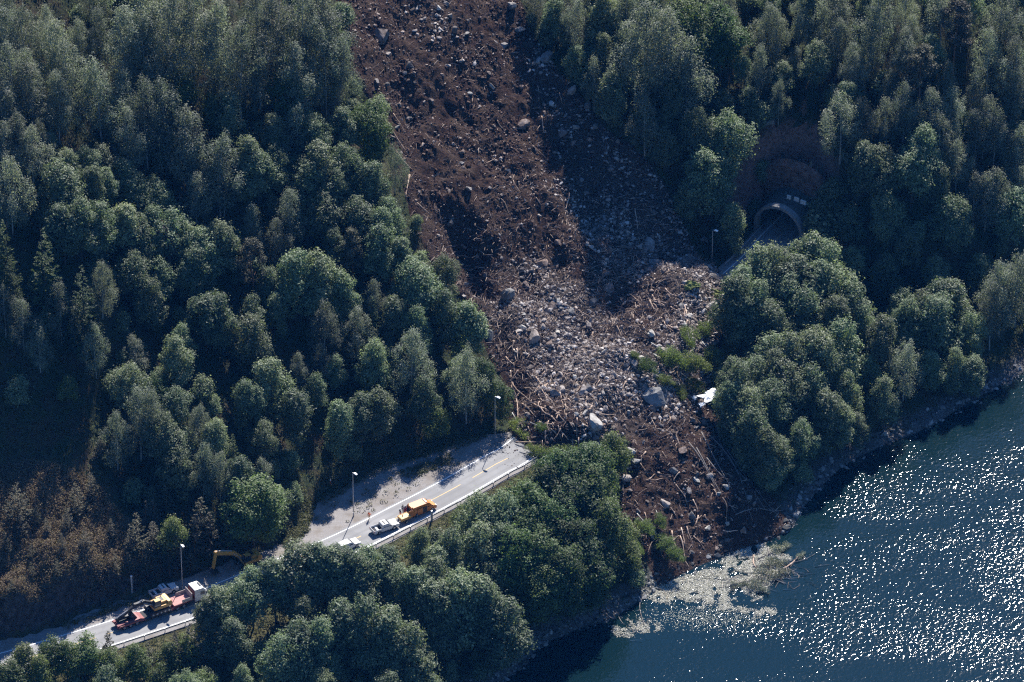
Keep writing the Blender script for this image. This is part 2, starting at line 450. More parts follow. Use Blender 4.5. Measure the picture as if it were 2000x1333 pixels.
# lake
M = Mat('lake_water', 0.06, 0.5)
M.b.inputs['IOR'].default_value = 1.333
M.col((.002, .010, .013))
wv = M.noise(1.35, 2, 0.5, (1.0, 1.0, 1.0, 0.3), 0.5); wl = M.noise(0.22, 2, 0.5, (1.0, 1.3, 1.0, 0.2)); fine = M.noise(4.0, 2, 0.5)
gust = M.noise(0.026, 3, 0.55, (0.8, 1.5, 1, -0.6), 0.8)
amp = M.ramp(gust, [(0.40, (.36, .36, .36)), (0.49, (.66, .66, .66)), (0.60, (1.15, 1.15, 1.15))])
hh = M.math('MULTIPLY', M.math('ADD', wv, M.math('MULTIPLY', fine, 0.10)), amp)
hh = M.math('ADD', hh, M.math('MULTIPLY', wl, 0.5))
M.bump(hh, 1.0, 0.091)
MAT_WATER = M.m
lake = link('lake_water', mesh_np('lake_water', [(-2000, -2500, 0), (2500, -2500, 0), (2500, 900, 0), (-2000, 900, 0)], [[0, 1, 2, 3]], [M.m]))
tag(lake, 'dark blue lake with sun glitter', 'lake', kind='structure')

# road: asphalt, verges of gravel, painted lines
def ribbon(name, s0, s1, l0, l1, z, m, step=1.0, kind='structure', rag=0.0, up=None, cols=None):
    s = np.arange(s0, s1 + 1e-6, step); n = len(s)
    L0 = l0(s) if callable(l0) else np.full(n, l0); L1 = l1(s) if callable(l1) else np.full(n, l1)
    k = max(2, int(np.ceil(np.max(np.abs(L1 - L0)) / 1.0)) + 1) if up is not None else 2
    k = cols or k; V = []; LA = []
    for t in np.linspace(0, 1, k):
        L = L0 * (1 - t) + L1 * t; LA.append(L)
        p = road_pt(s, L)
        zz = np.full(n, ZR + z) if up is None else np.maximum(look(HB, p[:, 0], p[:, 1]), ZR - 0.05) * 0 + ZR + z
        V.append(np.c_[p, zz])
    V = np.stack(V, 1).reshape(-1, 3)
    F = [[i * k + j, (i + 1) * k + j, (i + 1) * k + j + 1, i * k + j + 1] for i in range(n - 1) for j in range(k - 1)]
    o = link(name, mesh_np(name, V, F, [m], False, dict(lat=np.stack(LA, 1).ravel()))); tag(o, kind=kind); return o

S0 = 20.0; S1 = S_PORTAL + 44.0
M = Mat('asphalt', 0.85, 0.25)
nA = M.noise(0.25, 4, 0.6, (1, 1, 1)); nB = M.noise(9, 4)
lt = M.math('ABSOLUTE', M.attr('lat'))
tr = M.math('ABSOLUTE', M.math('SUBTRACT', M.math('ABSOLUTE', M.math('SUBTRACT', lt, 1.65)), 0.78))
tr = M.math('MULTIPLY', M.math('SUBTRACT', 1.0, M.math('MULTIPLY', tr, 2.2, True), True), M.math('ADD', M.noise(.5, 4, .6), .1))
pt = M.ramp(M.noise(.12, 2, .4, (1, 1, 1), 2.0), [(.56, (0, 0, 0)), (.58, (1, 1, 1))])
M.col(M.mix(M.math('MULTIPLY', pt, .28), M.mix(M.math('MULTIPLY', tr, .55), M.mix(M.math('MULTIPLY', nB, 0.35), M.ramp(nA, [(0.3, (.18, .177, .176)), (0.5, (.215, .212, .21)), (0.7, (.25, .245, .243))]), (.13, .125, .125)), (.12, .118, .117)), (.14, .137, .135)))
MAT_ASPH = M.m
road = ribbon('road', S0, S1, 3.75, -3.95, 0.03, MAT_ASPH, 1.0, cols=40)
tag(road, 'grey two lane lakeside road ending under the landslide', 'road')
M = Mat('road_gravel', 0.95, 0.1)
nA = M.noise(0.3, 5, 0.6, (1, 1, 1)); nB = M.noise(5, 5, 0.7); nD = M.noise(0.9, 3, 0.5, (0.25, 2.2, 1, 0.6), 1.2)
g = M.ramp(nB, [(0.3, (.17, .155, .145)), (0.5, (.245, .23, .22)), (0.7, (.33, .31, .30))])
g = M.mix(M.ramp(nA, [(0.45, (0, 0, 0)), (0.65, (1, 1, 1))]), g, (.175, .15, .125))
g = M.mix(M.math('MULTIPLY', nD, 0.7), g, (.12, .108, .10))
M.col(g).bump(nB, 0.6, 0.1); MAT_GRAVEL = M.m
wpt = [(0, 1252), (120, 1219), (180, 1196), (257, 1168), (310, 1146), (400, 1118), (470, 1094), (530, 1072), (560, 1055), (590, 1012), (640, 968), (700, 935), (770, 905), (850, 882), (955, 848), (990, 845)]
wsl = np.array([s_of(u, v) for u, v in wpt]); wsl = wsl[np.argsort(wsl[:, 0])]
def wid(s): return np.interp(s, wsl[:, 0], wsl[:, 1]) + 1.6 * fbm(s / 4.0, s * 0 + 3, 5, 4, .65)
gravel = ribbon('gravel_shoulder', S0, wsl[-1, 0] + 4, 3.7, wid, 0.012, MAT_GRAVEL, 1.0, up=True)
tag(gravel, 'pale gravel shoulder and lay-by beside the road', 'gravel')
shoulder = ribbon('gravel_edge', S0, S1, -3.9, lambda s: -4.9 + 0.25 * fbm(s / 2.0, s * 0, 8, 2), 0.012, MAT_GRAVEL, 1.0)
gravel2 = ribbon('gravel_verge', s_of(1400, 545)[0] - 6, S1, 3.7, 5.2, 0.012, MAT_GRAVEL, 1.0)
WHITE_LINE = plain('road_paint_white', (.72, .72, .71), 0.7, 0.3, 0, 0.06); YELLOW_LINE = plain('road_paint_yellow', (.52, .36, .15), 0.7, 0.3, 0, 0.06)
ribbon('edge_line', S0, S1, 3.18, 3.35, 0.036, WHITE_LINE)
ribbon('edge_line', S0, S1, -3.16, -3.34, 0.036, WHITE_LINE)
sy0 = [s_of(u, v)[0] for u, v in [(985, 892), (920, 932), (893, 943), (842, 973)]]
per = (sy0[0] - sy0[2]); dash = (sy0[0] - sy0[1]) if sy0[0] > sy0[1] else 9.0
dash = abs(sy0[1] - sy0[0]); per = max(abs(sy0[2] - sy0[0]), dash + 2)
sd0 = sy0[0]
V = []; F = []
sD = sd0
while sD > S0 + 10:
    gap = per - dash if sD > s_of(800, 1000)[0] else 2.2
    a, b = sD - dash, sD
    ss = np.linspace(a, b, 8)
    for i in range(7):
        q = [road_pt(ss[i], .075), road_pt(ss[i + 1], .075), road_pt(ss[i + 1], -.075), road_pt(ss[i], -.075)]
        F.append([len(V) + k for k in range(4)]); V += [(p[0], p[1], ZR + 0.036) for p in q]
    sD = a - gap
sD = s_of(1400, 545)[0]
while sD < S1 - 8:
    ss = np.linspace(sD, sD + dash, 8)
    for i in range(7):
        q = [road_pt(ss[i], .075), road_pt(ss[i + 1], .075), road_pt(ss[i + 1], -.075), road_pt(ss[i], -.075)]
        F.append([len(V) + k for k in range(4)]); V += [(p[0], p[1], ZR + 0.036) for p in q]
    sD += dash + 3
cl = link('centre_line', mesh_np('centre_line', V, F, [YELLOW_LINE])); tag(cl, kind='structure')
# ------------------------------------------------------------------ trees
def quads(C, N, S, rng, asp=0.6, twist=None):
    """leaf clumps: little lozenges at C facing N"""
    n = len(C); N = N / (np.linalg.norm(N, axis=1)[:, None] + 1e-9)
    A = rng.normal(size=(n, 3)); A -= N * (A * N).sum(1)[:, None]
    if twist is not None: A = twist - N * (twist * N).sum(1)[:, None]
    A /= np.linalg.norm(A, axis=1)[:, None] + 1e-9
    B = np.cross(N, A); S = np.asarray(S)[:, None]
    bend = N * S * 0.22
    V = np.stack([C + A * S - bend, C + B * S * asp, C - A * S - bend, C - B * S * asp], 1).reshape(-1, 3)
    return V, np.arange(4 * n).reshape(n, 4)

def sph(rng, n, up=0.0):
    d = rng.normal(size=(n, 3)); d /= np.linalg.norm(d, axis=1)[:, None]
    d[:, 2] += up; return d / np.linalg.norm(d, axis=1)[:, None]

def lobed(rng, lobes, n, size, zs=1.0, upn=0.7, holes=0.0, droop=0.0, per=11, spread=0.30):
    """sprays of leaves over a heap of lobes [(centre, radius)]"""
    cs = np.array([l[0] for l in lobes]); rs = np.array([l[1] for l in lobes])
    m = n // per
    pr = rs ** 2 / (rs ** 2).sum(); pick = rng.choice(len(rs), m, p=pr)
    d = sph(rng, m, 0.2); sc = np.array([1, 1, zs])
    P = cs[pick] + d * rs[pick][:, None] * sc * (0.62 + 0.55 * rng.random(m))[:, None]
    keep = np.ones(m, bool)
    for k in range(len(rs)):
        q = np.linalg.norm((P - cs[k]) / sc, axis=1) / rs[k]
        keep &= (q > 0.6) | (pick == k)
    P = P[keep]; d = d[keep]
    if holes:
        h = fbm(P[:, 0] * .9 + P[:, 2] * .7, P[:, 1] * .9 - P[:, 2] * .6, int(rng.integers(999)), 2)
        k = h > -0.5 + holes; P = P[k]; d = d[k]
    m = len(P); r = spread * (.6 + .8 * rng.random(m))
    off = rng.normal(size=(m * per, 3)) * np.array([1, 1, .75 if not droop else 1.5])
    P = np.repeat(P, per, 0) + off * np.repeat(r, per)[:, None]; d = np.repeat(d, per, 0)
    N = d * .8 + off * .35 + rng.normal(size=P.shape) * 0.45 + np.array([0, 0, upn])
    S = size * (0.6 + 0.8 * rng.random(len(P)))
    tw = None
    if droop: tw = rng.normal(size=P.shape) * 0.5 + np.array([0, 0, -droop])
    return quads(P, N, S, rng, 0.62 if not droop else 0.5, tw)

def tube(path, rad, sides=6):
    path = np.asarray(path, float); rad = np.asarray(rad, float); n = len(path)
    T = np.gradient(path, axis=0); T /= np.linalg.norm(T, axis=1)[:, None] + 1e-9
    ref = np.where(np.abs(T[:, 2:3]) > 0.9, np.array([[1.0, 0, 0]]), np.array([[0, 0, 1.0]]))
    U = np.cross(ref, T); U /= np.linalg.norm(U, axis=1)[:, None] + 1e-9; W = np.cross(T, U)
    a = np.linspace(0, 2 * math.pi, sides, endpoint=False)
    V = path[:, None, :] + rad[:, None, None] * (np.cos(a)[None, :, None] * U[:, None, :] + np.sin(a)[None, :, None] * W[:, None, :])
    V = V.reshape(-1, 3); F = []
    for i in range(n - 1):
        for j in range(sides):
            k = (j + 1) % sides; F.append([i * sides + j, i * sides + k, (i + 1) * sides + k, (i + 1) * sides + j])
    V = np.vstack([V, path[:1], path[-1:]]); c0 = len(V) - 2; c1 = len(V) - 1
    for j in range(0, sides, 2):
        k = (j + 1) % sides; m = (j + 2) % sides
        F.append([c0, m, k, j]); F.append([c1, (n - 1) * sides + j, (n - 1) * sides + k, (n - 1) * sides + m])
    return V, np.array(F)

def merge(parts):
    V = []; F = []; o = 0
    for v, f in parts: V.append(v); F.append(np.asarray(f) + o); o += len(v)
    return np.vstack(V), np.vstack(F)

def trunk_mesh(rng, H, r, top, limbs, spread, z0, lift=0.55, stems=1):
    parts = []
    for s in range(stems):
        off = np.array([rng.normal() * .35, rng.normal() * .35, 0]) if stems > 1 else np.zeros(3)
        lean = np.array([rng.normal(), rng.normal(), 0]) * (0.03 if stems == 1 else 0.09) * H
        z = np.linspace(-0.8, top * H, 8)
        t = (z / (top * H)).clip(0, 1)
        path = off + lean[None] * (t ** 1.5)[:, None] + np.c_[0.12 * np.sin(t * 5 + s), 0.12 * np.cos(t * 4 + s), z]
        parts.append(tube(path, r * (1.0 - 0.85 * t) * (1.25 - 0.25 * sstep(0, .1, t)), 7))
        for k in range(limbs):
            q = z0 + (0.95 - z0) * (k + rng.random()) / limbs * 0.9
            i = np.array([np.interp(q, t, path[:, c]) for c in range(3)]); a = rng.random() * 6.283
            L = spread * (1.05 - q) ** 0.6 * (0.7 + .5 * rng.random()); dv = np.array([math.cos(a), math.sin(a), lift])
            pts = np.array([i, i + dv * L * .5 + [0, 0, .05 * L], i + dv * L * np.array([1, 1, 1.15])])
            parts.append(tube(pts, [r * .36 * (1.1 - q), r * .24 * (1.1 - q), r * .07], 5))
    return merge(parts)

def crown_broad(rng, H, R, n=13000, size=0.19, K=34, taper=.35, holes=.12, lob=1.0):
    lobes = []
    for k in range(K):
        d = sph(rng, 1, 0.2)[0]; rr = 0.50 + 0.34 * rng.random(); q = (d[2] + 1) / 2
        w_ = 1.05 + .3 * (taper - .35) - taper * q ** 2
        c = np.array([d[0] * R * rr * w_ * (.85 + .3 * rng.random()), d[1] * R * rr * w_, H * 0.52 + d[2] * H * 0.44 * (rr + .08)])
        lobes.append((c, R * lob * (0.15 + 0.25 * rng.random() ** 1.3)))
    lobes.append((np.array([0, 0, H * .50]), R * .58)); lobes.append((np.array([rng.normal() * .3, rng.normal() * .3, H * .87]), R * .30))
    return lobed(rng, lobes, n, size, 1.25, 0.7, holes, 0.0, 11, 0.36)

def crown_birch(rng, H, R, n=12500, size=0.15, K=34):
    lobes = []
    for k in range(K):
        q = (k + rng.random()) / K; z = H * (0.20 + 0.76 * q)
        pr = R * (0.45 + 0.75 * math.sin(min(1, (1.02 - q) * 1.25) * math.pi * .55)) * (0.62 if q < .12 else 1)
        a = k * 2.4 + rng.normal() * .5; e = pr * (0.30 + .85 * rng.random()) * (1 - .6 * q ** 4)
        lobes.append((np.array([math.cos(a) * e, math.sin(a) * e, z]), pr * (0.20 + .22 * rng.random()) + .2))
    lobes.append((np.array([0, 0, H * .95]), R * .22 + .2))
    return lobed(rng, lobes, n, size, 1.35, 0.6, 0.24, 0.8, 11, 0.30)

def crown_spruce(rng, H, R, n=0, dens=1.0, needle=0.24, droop=-0.18, z0=0.06, ragged=0.25, tip=1.0):
    C = []; N = []; S = []; T = []
    tiers = int(H * 1.55)
    for i in range(tiers):
        q = (i + .5 * rng.random()) / tiers; z = H * (z0 + (1 - z0) * q); r = R * (1 - q) ** 0.85 + 0.12
        nb = max(4, int(10 * (r / R) ** .5 + 2))
        for b in range(nb):
            if rng.random() < 0.10: continue
            a = rng.random() * 6.283; L = r * (1 - ragged + ragged * 1.6 * rng.random())
            m = max(3, int(L / needle * 2.1 * dens)); t = np.sqrt(rng.random(m))
            dv = np.array([math.cos(a), math.sin(a), 0]); sd = np.array([-dv[1], dv[0], 0])
            P = dv[None] * (t * L)[:, None] + sd[None] * (rng.normal(size=m) * .16 * L * (1.1 - t))[:, None]
            P[:, 2] = z + L * (droop * t + (0.24 * t ** 3)) + rng.normal(size=m) * .07
            C.append(P); N.append(np.array([0, 0, 1.0]) + rng.normal(size=(m, 3)) * .45); S.append(needle * (.7 + .6 * rng.random(m)) * (1.1 - .35 * q))
            T.append(dv[None] + rng.normal(size=(m, 3)) * .35)
    C = np.vstack(C); N = np.vstack(N)
    return quads(C, N, np.hstack(S), rng, 0.42, np.vstack(T))

def crown_pine(rng, H, R, n=6500, size=0.17, K=26):
    lobes = []
    for k in range(K):
        q = (k + rng.random()) / K; z = H * (0.38 + .58 * q); a = k * 2.4 + rng.normal() * .5
        e = R * (0.45 + .5 * rng.random()) * (1 - .75 * q ** 2.2)
        lobes.append((np.array([math.cos(a) * e, math.sin(a) * e, z]), R * (0.20 + .10 * rng.random())))
    return lobed(rng, lobes, n, size, 0.62, 0.6, 0.20)

rng = np.random.default_rng(11)
L_ALDER = leafmat('alder_leaves', (0.0494, 0.0728, 0.0364), (0.1196, 0.156, 0.0832), (0.195, 0.2366, 0.143), 0.36, 0.48)
L_LUSH = leafmat('lush_leaves', (0.0266, 0.0497, 0.0142), (0.0622, 0.103, 0.0302), (0.1021, 0.151, 0.0533), 0.40, 0.5)
L_BIRCH = leafmat('birch_leaves', (0.0625, 0.075, 0.05), (0.1313, 0.1525, 0.1063), (0.2313, 0.25, 0.1975), 0.36, 0.48)
L_YOUNG = leafmat('young_leaves', (0.0411, 0.0665, 0.0176), (0.086, 0.1251, 0.0352), (0.1319, 0.174, 0.0645), 0.40, 0.5)
L_SPRUCE = leafmat('spruce_needles', (0.0184, 0.0345, 0.0138), (0.0437, 0.0736, 0.0253), (0.092, 0.1288, 0.0414), 0.45, 0.35)
L_PINE = leafmat('pine_needles', (.030, .032, .018), (.068, .066, .036), (.115, .104, .062), 0.5, 0.2)
L_DRY = leafmat('dry_needles', (.035, .024, .020), (.075, .052, .042), (.115, .084, .066), 0.6, 0.15)
BARK_D = plain('bark_dark', (.075, .062, .052), 0.9, 0.1, 0, .2); BARK_B = plain('bark_birch', (.34, .33, .31), 0.8, 0.2, 0, .25)
BARK_P = plain('bark_pine', (.22, .115, .07), 0.9, 0.1, 0, .2)

PROTO = {}
def proto(key, H, R, fn, count, leaf, bark, tr, **kw):
    L = PROTO.setdefault(key, [])
    for i in range(count):
        h = H * (0.94 + .12 * rng.random())
        V, F = fn(rng, h, R * (0.92 + .16 * rng.random()), **kw)
        cm = mesh_np(key + '_crown', V, F, [leaf]); V2, F2 = trunk_mesh(rng, h, *tr)
        L.append((h, R, cm, mesh_np(key + '_trunk', V2, F2, [bark], True)))

proto('alder_tree', 14, 4.3, crown_broad, 3, L_ALDER, BARK_D, (.20, .80, 8, 3.4, .30))
proto('alder_tree', 15, 3.7, crown_broad, 3, L_ALDER, BARK_D, (.19, .88, 9, 3.0, .28), taper=.72, lob=.95)
proto('alder_tree', 14, 4.2, crown_broad, 3, L_ALDER, BARK_D, (.20, .84, 12, 3.6, .28), holes=.24, lob=.8, K=44, taper=.5)
proto('alder_tree', 13, 4.6, crown_broad, 2, L_ALDER, BARK_D, (.16, .84, 8, 3.6, .25, .6, 3), holes=.18, lob=.85, K=40, taper=.2)
proto('lush_tree', 15, 4.8, crown_broad, 4, L_LUSH, BARK_D, (.22, .80, 8, 3.4, .28), n=16000, size=.19, K=40)
proto('birch_tree', 18, 3.3, crown_birch, 6, L_BIRCH, BARK_B, (.18, .93, 9, 2.3, .32, .8))
proto('spruce_tree', 18, 3.2, crown_spruce, 3, L_SPRUCE, BARK_D, (.20, .96, 4, .8, .3, .1))
proto('pine_tree', 15, 3.1, crown_pine, 3, L_PINE, BARK_P, (.20, .93, 10, 2.6, .36, .35))
proto('dead_pine', 14, 2.5, crown_pine, 1, L_DRY, BARK_P, (.16, .93, 10, 2.2, .3, .35), n=3600)
proto('young_tree', 8, 2.7, crown_broad, 4, L_YOUNG, BARK_D, (.09, .85, 6, 1.5, .22, .7, 2), n=6500, size=.15, K=24)
proto('young_pine', 8, 2.0, crown_spruce, 3, L_PINE, BARK_P, (.10, .96, 3, .7, .25, .3), needle=.22, droop=.12, dens=1.0, ragged=.4)

# u, v of the tree top in the photograph, height in metres
TREES = {
'birch_tree': [(45,10,16),(112,42,18),(130,80,17),(245,12,20),(280,30,18),(425,0,22),(465,50,22),(325,-20,22),(370,-25,22),(280,-35,20),(90,8,14),(8,15,16),
 (500,-15,20),(540,-10,20),(590,-20,22),(625,-20,22),(632,55,20),(658,72,18),(570,85,18),(22,85,18),(45,92,15),(62,126,16),(110,145,15),(190,115,18),(232,138,13),
 (258,108,11),(280,155,20),(322,150,20),(297,130,12),(245,210,15),(8,180,14),(36,220,14),(60,245,14),(3,240,14),(360,215,18),(378,262,14),(425,265,18),(435,310,13),(380,335,12),
 (580,205,13),(15,305,17),(492,400,11),(535,430,11),(568,370,13),(115,555,13),(42,585,11),(5,560,11),(182,632,12),(75,640,10),(727,545,12),(628,590,14),(695,600,12),
 (910,680,17),(580,690,8),(512,895,8),(385,790,10),(265,655,8),(270,760,16),(297,757,15),(225,805,13),(428,885,12),(392,865,12),(800,645,15),(628,672,9),
 (1770,667,14),(1992,490,18),(1960,510,18),(1940,550,16),(1270,0,22),(1300,20,22),(1245,60,18),(1345,72,20),(1505,5,14),(1520,20,14),(1605,5,15),(1700,65,11),(1670,85,11),(1672,102,11),
 (1780,30,12),(1770,55,12),(1780,75,12),(1935,55,17),(1992,75,18),(1980,132,14),(1620,175,13),(1645,178,13),(1685,190,11),(1595,205,11),(1820,172,12),(1858,172,12),(1925,185,15),(1945,210,14),
 (1910,215,13),(1867,250,9),(1872,272,12),(1990,250,15),(1945,330,15),(1930,335,14),(1905,340,14),(1990,325,14),(1840,225,14),(1735,190,12),(1770,162,14),(1260,185,14),(1485,90,12),(1640,-20,16),(1730,-30,18),(1960,-25,18),(1840,-20,14)],
'alder_tree': [(445,172,14),(530,215,13),(612,225,12),(480,265,15),(502,285,14),(538,285,12),(670,205,13),(625,275,14),(668,280,13),(605,315,13),(722,315,13),(655,330,13),(200,280,9),(165,285,9),(125,290,10),
 (115,310,14),(172,318,12),(208,325,11),(240,312,11),(262,340,11),(297,345,11),(155,385,14),(120,395,14),(190,390,13),(245,395,14),(295,400,14),(335,405,14),(275,420,14),(350,430,13),(390,445,13),(430,425,12),
 (628,375,12),(702,382,13),(740,400,13),(722,345,10),(757,385,10),(645,445,11),(740,440,14),(782,455,13),(400,570,14),(425,572,14),(492,612,15),(338,655,13),(252,490,12),(310,505,12),(285,540,12),(370,485,13),(385,480,13),(525,520,11),
 (575,490,16),(620,490,15),(668,525,13),(770,575,12),(805,500,15),(812,595,13),(862,565,14),(918,590,14),(740,665,9),(822,738,12),(662,775,14),(703,765,13),(742,757,13),(655,695,8),(530,702,14),(485,735,13),
 (577,757,13),(510,820,10),(420,820,10),(250,710,12),(340,755,9),(312,800,13),(335,830,12),(467,885,12),(350,875,12),(400,1160,12),(430,1150,13),(450,1205,12),(470,1130,13),(490,1105,14),(535,1085,16),(575,1065,17),
 (615,1053,18),(650,1062,17),(672,1069,16),(706,1078,14),(700,1085,15),(725,1068,14),(760,1065,13),(820,1030,11),(780,1100,13),(715,1162,19),(670,1172,17),(620,1205,16),(585,1212,16),(555,1240,15),(760,1185,17),(800,1220,17),(810,1100,16),(850,1090,16),
 (855,1130,18),(900,1115,18),(945,1125,18),(980,1165,17),(850,1060,15),(880,1035,16),(935,1015,16),(942,965,15),(980,965,16),(985,1015,16),(1580,450,18),(1615,462,17),(1525,475,17),(1490,485,17),(1450,515,16),(1435,540,16),(1565,505,17),
 (1600,500,17),(1635,525,16),(1665,550,15),(1540,530,16),(1480,545,16),(1575,560,16),(1630,570,16),(1685,590,13),(1450,575,14),(1510,590,14),(1505,650,14),(1430,692,13),(1475,697,13),(1520,677,16),(1550,650,17),(1590,640,17),(1650,620,17),
 (1720,610,16),(1590,712,16),(1615,757,15),(1530,707,16),(1500,742,15),(1435,772,13),(1465,792,13),(1565,817,12),(1525,822,8),(1530,852,10),(1490,842,11),(1670,807,11),(1645,782,12),(1730,737,12),(1815,687,9),(1865,677,11),(1900,697,11),
 (1840,540,15),(1865,545,15),(1800,565,14),(1765,565,12),(1775,585,14),(1830,580,16),(1895,610,12),(1912,495,10),(1083,-5,10),(1432,742,13),(1448,815,12),(1475,850,11),(1503,885,10),(1448,705,16),(1468,752,15),(1472,795,15),(1500,835,14),(1425,790,12),(1690,272,13),(1720,285,13),(1805,240,13),(1790,285,13),(1625,345,12),(1670,405,9),(1850,380,13),(1865,385,13),(1975,365,14),
 (1425,215,18),(1370,285,16),(1300,245,10),(1400,330,13),(1340,350,10)],
'lush_tree': [(720,200,15),(490,938,15),(1130,867,17),(1090,887,17),(1162,880,16),(1060,915,16),(1030,940,16),(1120,930,17),(1160,920,17),(1175,975,16),(1075,975,16),(1100,1015,16),(1030,990,16),(1150,1015,16),(1025,1035,18),(1065,1045,17),(1115,1065,17),
 (1160,1055,15),(1060,1105,15),(300,730,10),(965,735,10),(1350,-5,18),(1385,15,16),(1410,8,16),(935,700,11)],
'spruce_tree': [(85,440,20),(152,510,20),(8,430,18),(22,500,14),(1937,485,10),(452,845,9),(728,575,12),(1590,140,9)],
'pine_tree': [(688,445,13),(492,465,15),(1800,88,15),(1870,-5,18)],
'dead_pine': [(315,432,14)],
'young_tree': [(350,140,9),(415,178,10),(562,125,12),(850,795,8),(130,735,6),(332,1010,9),(45,1262,9),(100,1245,9),(165,1240,9),(75,1280,9),(135,1255,9),(15,1290,9),(220,1265,8),(262,1262,9),(310,1295,7),(330,1255,8),(395,1310,7),(360,1240,8),
 (1200,850,8),(1215,1015,8),(1235,1060,7),(900,985,6)],
'young_pine': [(195,845,6),(178,920,6),(150,940,7),(30,940,9),(325,940,8),(283,975,7),(300,972,7),(265,1000,9),(297,1015,8),(390,965,11),(410,995,10),(378,1000,10),(440,1000,9),(460,1010,8),(190,1120,4),(225,1080,5),(212,1230,8),(172,1237,8),(290,1250,8),(340,1227,11),(370,1212,11),
 (60,1060,4),(110,1090,4),(250,1075,5),(330,1080,6),(20,1130,4),(90,1010,4),(215,1010,5),(40,1000,6),(70,985,5),(130,985,6),(120,1040,4),(165,1030,5),(150,1080,4),(60,1095,4),(280,1060,6),(300,1095,5),(355,1050,7),(340,1040,8),(230,1130,4),(275,1110,5),(370,1075,6),(255,1030,6),(310,1050,6),(10,1040,5)],
'leafy_bush': [(1472,392,4),(1494,362,4.5),(1520,342,3.5),(1552,350,4),(1588,362,4.5),(1604,398,4),(1458,425,4),(1535,300,4),(1570,310,4.5),(1490,318,4)],
}
WIDE = {'lush_tree': {(490, 938): 1.25}, 'alder_tree': {(445, 172): 1.15, (400, 570): 1.25}}

def bad_ground(p):
    x, y = p[0], p[1]; lat = float(look(LATG, x, y)); a = float(look(ARCG, x, y))
    if a < S_PORTAL + 6 and -5.5 < lat < 4.6: return True
    if S_PORTAL - 10 < a < S_PORTAL + 14 and abs(lat) < 7.2: return True
    if S0 < a < wsl[-1, 0] and 0 < lat < np.interp(a, wsl[:, 0], wsl[:, 1]) + 0.8: return True
    if look(SE, x, y) > 0.5: return True
    return look(HB, x, y) < 0.5

proto('leafy_bush', 4, 2.0, crown_broad, 4, L_ALDER, BARK_D, (.06, .7, 5, 1.2, .15, .7, 3), n=4200, size=.16, K=16)
PLACED = []        # kind, position, height
for kind, rows in TREES.items():
    for (u, v, H) in rows:
        ok = None
        for dh in (0, 1, -1, 2, -2, 3, 4, -3, 5, 6, -4, 7, 8, 9):
            h = H + dh
            if h < 3: continue
            p = hit(HB, u, v, h)
            if not bad_ground(p): ok = (p, h); break
        if ok is None: continue
        PLACED.append((kind, ok[0], ok[1], WIDE.get(kind, {}).get((u, v), 1.0)))

# fill the gaps of the wood
rg = np.random.default_rng(5)
pos = np.array([q[1][:2] for q in PLACED])
nfill = 0; nbush = 0
CNT = {k: sum(1 for q in PLACED if q[0] == k) for k in TREES}
for it in range(14000):
    if nfill >= 105 and nbush >= 230: break
    bush = nfill >= 105
    u = rg.uniform(-40, 2040); v = rg.uniform(-60, 1333)
    if not bush and nfill % 2 and not (1060 < u < 2040 and v < 420): u = rg.uniform(1080, 2040); v = rg.uniform(-60, 420)
    h = rg.uniform(2.6, 5.5) if bush else rg.uniform(8, 14)
    p = hit(HB, u, v, h)
    if bad_ground(p): continue
    x, y = p[0], p[1]
    if in_poly(np.array([x]), np.array([y]), SCRUB)[0] and (not bush or rg.random() < .93): continue
    lat, arc = float(look(LATG, x, y)), float(look(ARCG, x, y))
    if S0 < arc < wsl[-1, 0] and 0 < lat < np.interp(arc, wsl[:, 0], wsl[:, 1]) + (1.5 if bush else 9): continue
    if lat < 0 and arc < S_PORTAL and v < 1240:           # nothing new may rise before the road
        q = at_z(u, v - 6, ZR); 
        if look(LATG, q[0], q[1]) > -6.5: continue
    ub = project(p)
    if not bush and (ub[1] > 780 and ub[0] < 160): continue
    if (1430 < u < 1610 and 230 < v < 470 and not (bush and v < 350 and rg.random() < .5)) or (bush and u < 240 and 740 < v < 960) or (u < 330 and 640 < v < 1000 and not bush): continue
    if np.min((pos[:, 0] - x) ** 2 + (pos[:, 1] - y) ** 2) < (2.2 if bush else 4.2) ** 2: continue
    if bush: kind = 'leafy_bush'; nbush += 1
    else:
        kind = 'birch_tree' if rg.random() < (0.45 if p[2] > 30 else 0.1) else 'alder_tree'; nfill += 1
    PLACED.append((kind, p, h, 0.9)); pos = np.vstack([pos, p[:2]])
print('trees', len(PLACED), 'filled', nfill, {k: sum(1 for q in PLACED if q[0] == k) for k in TREES})

TREE_OBJ = []
rt = np.random.default_rng(77)
for kind, p, H, wf in PLACED:
    ph, pR, cm, tm = PROTO[kind][rt.integers(len(PROTO[kind]))]
    s = H / ph; wx = s * (0.9 + .22 * rt.random()) * wf
    if H < 10 and kind in ('alder_tree', 'birch_tree'): wx *= 1.15
    t = empty(kind, (p[0], p[1], p[2] - 0.1), rt.random() * 6.283); t.scale = (wx, wx, s)
    t.rotation_euler[0] = rt.normal() * .025; t.rotation_euler[1] = rt.normal() * .025
    link('trunk', tm, t); link('crown', cm, t)
    TREE_OBJ.append((t, kind, H, p))

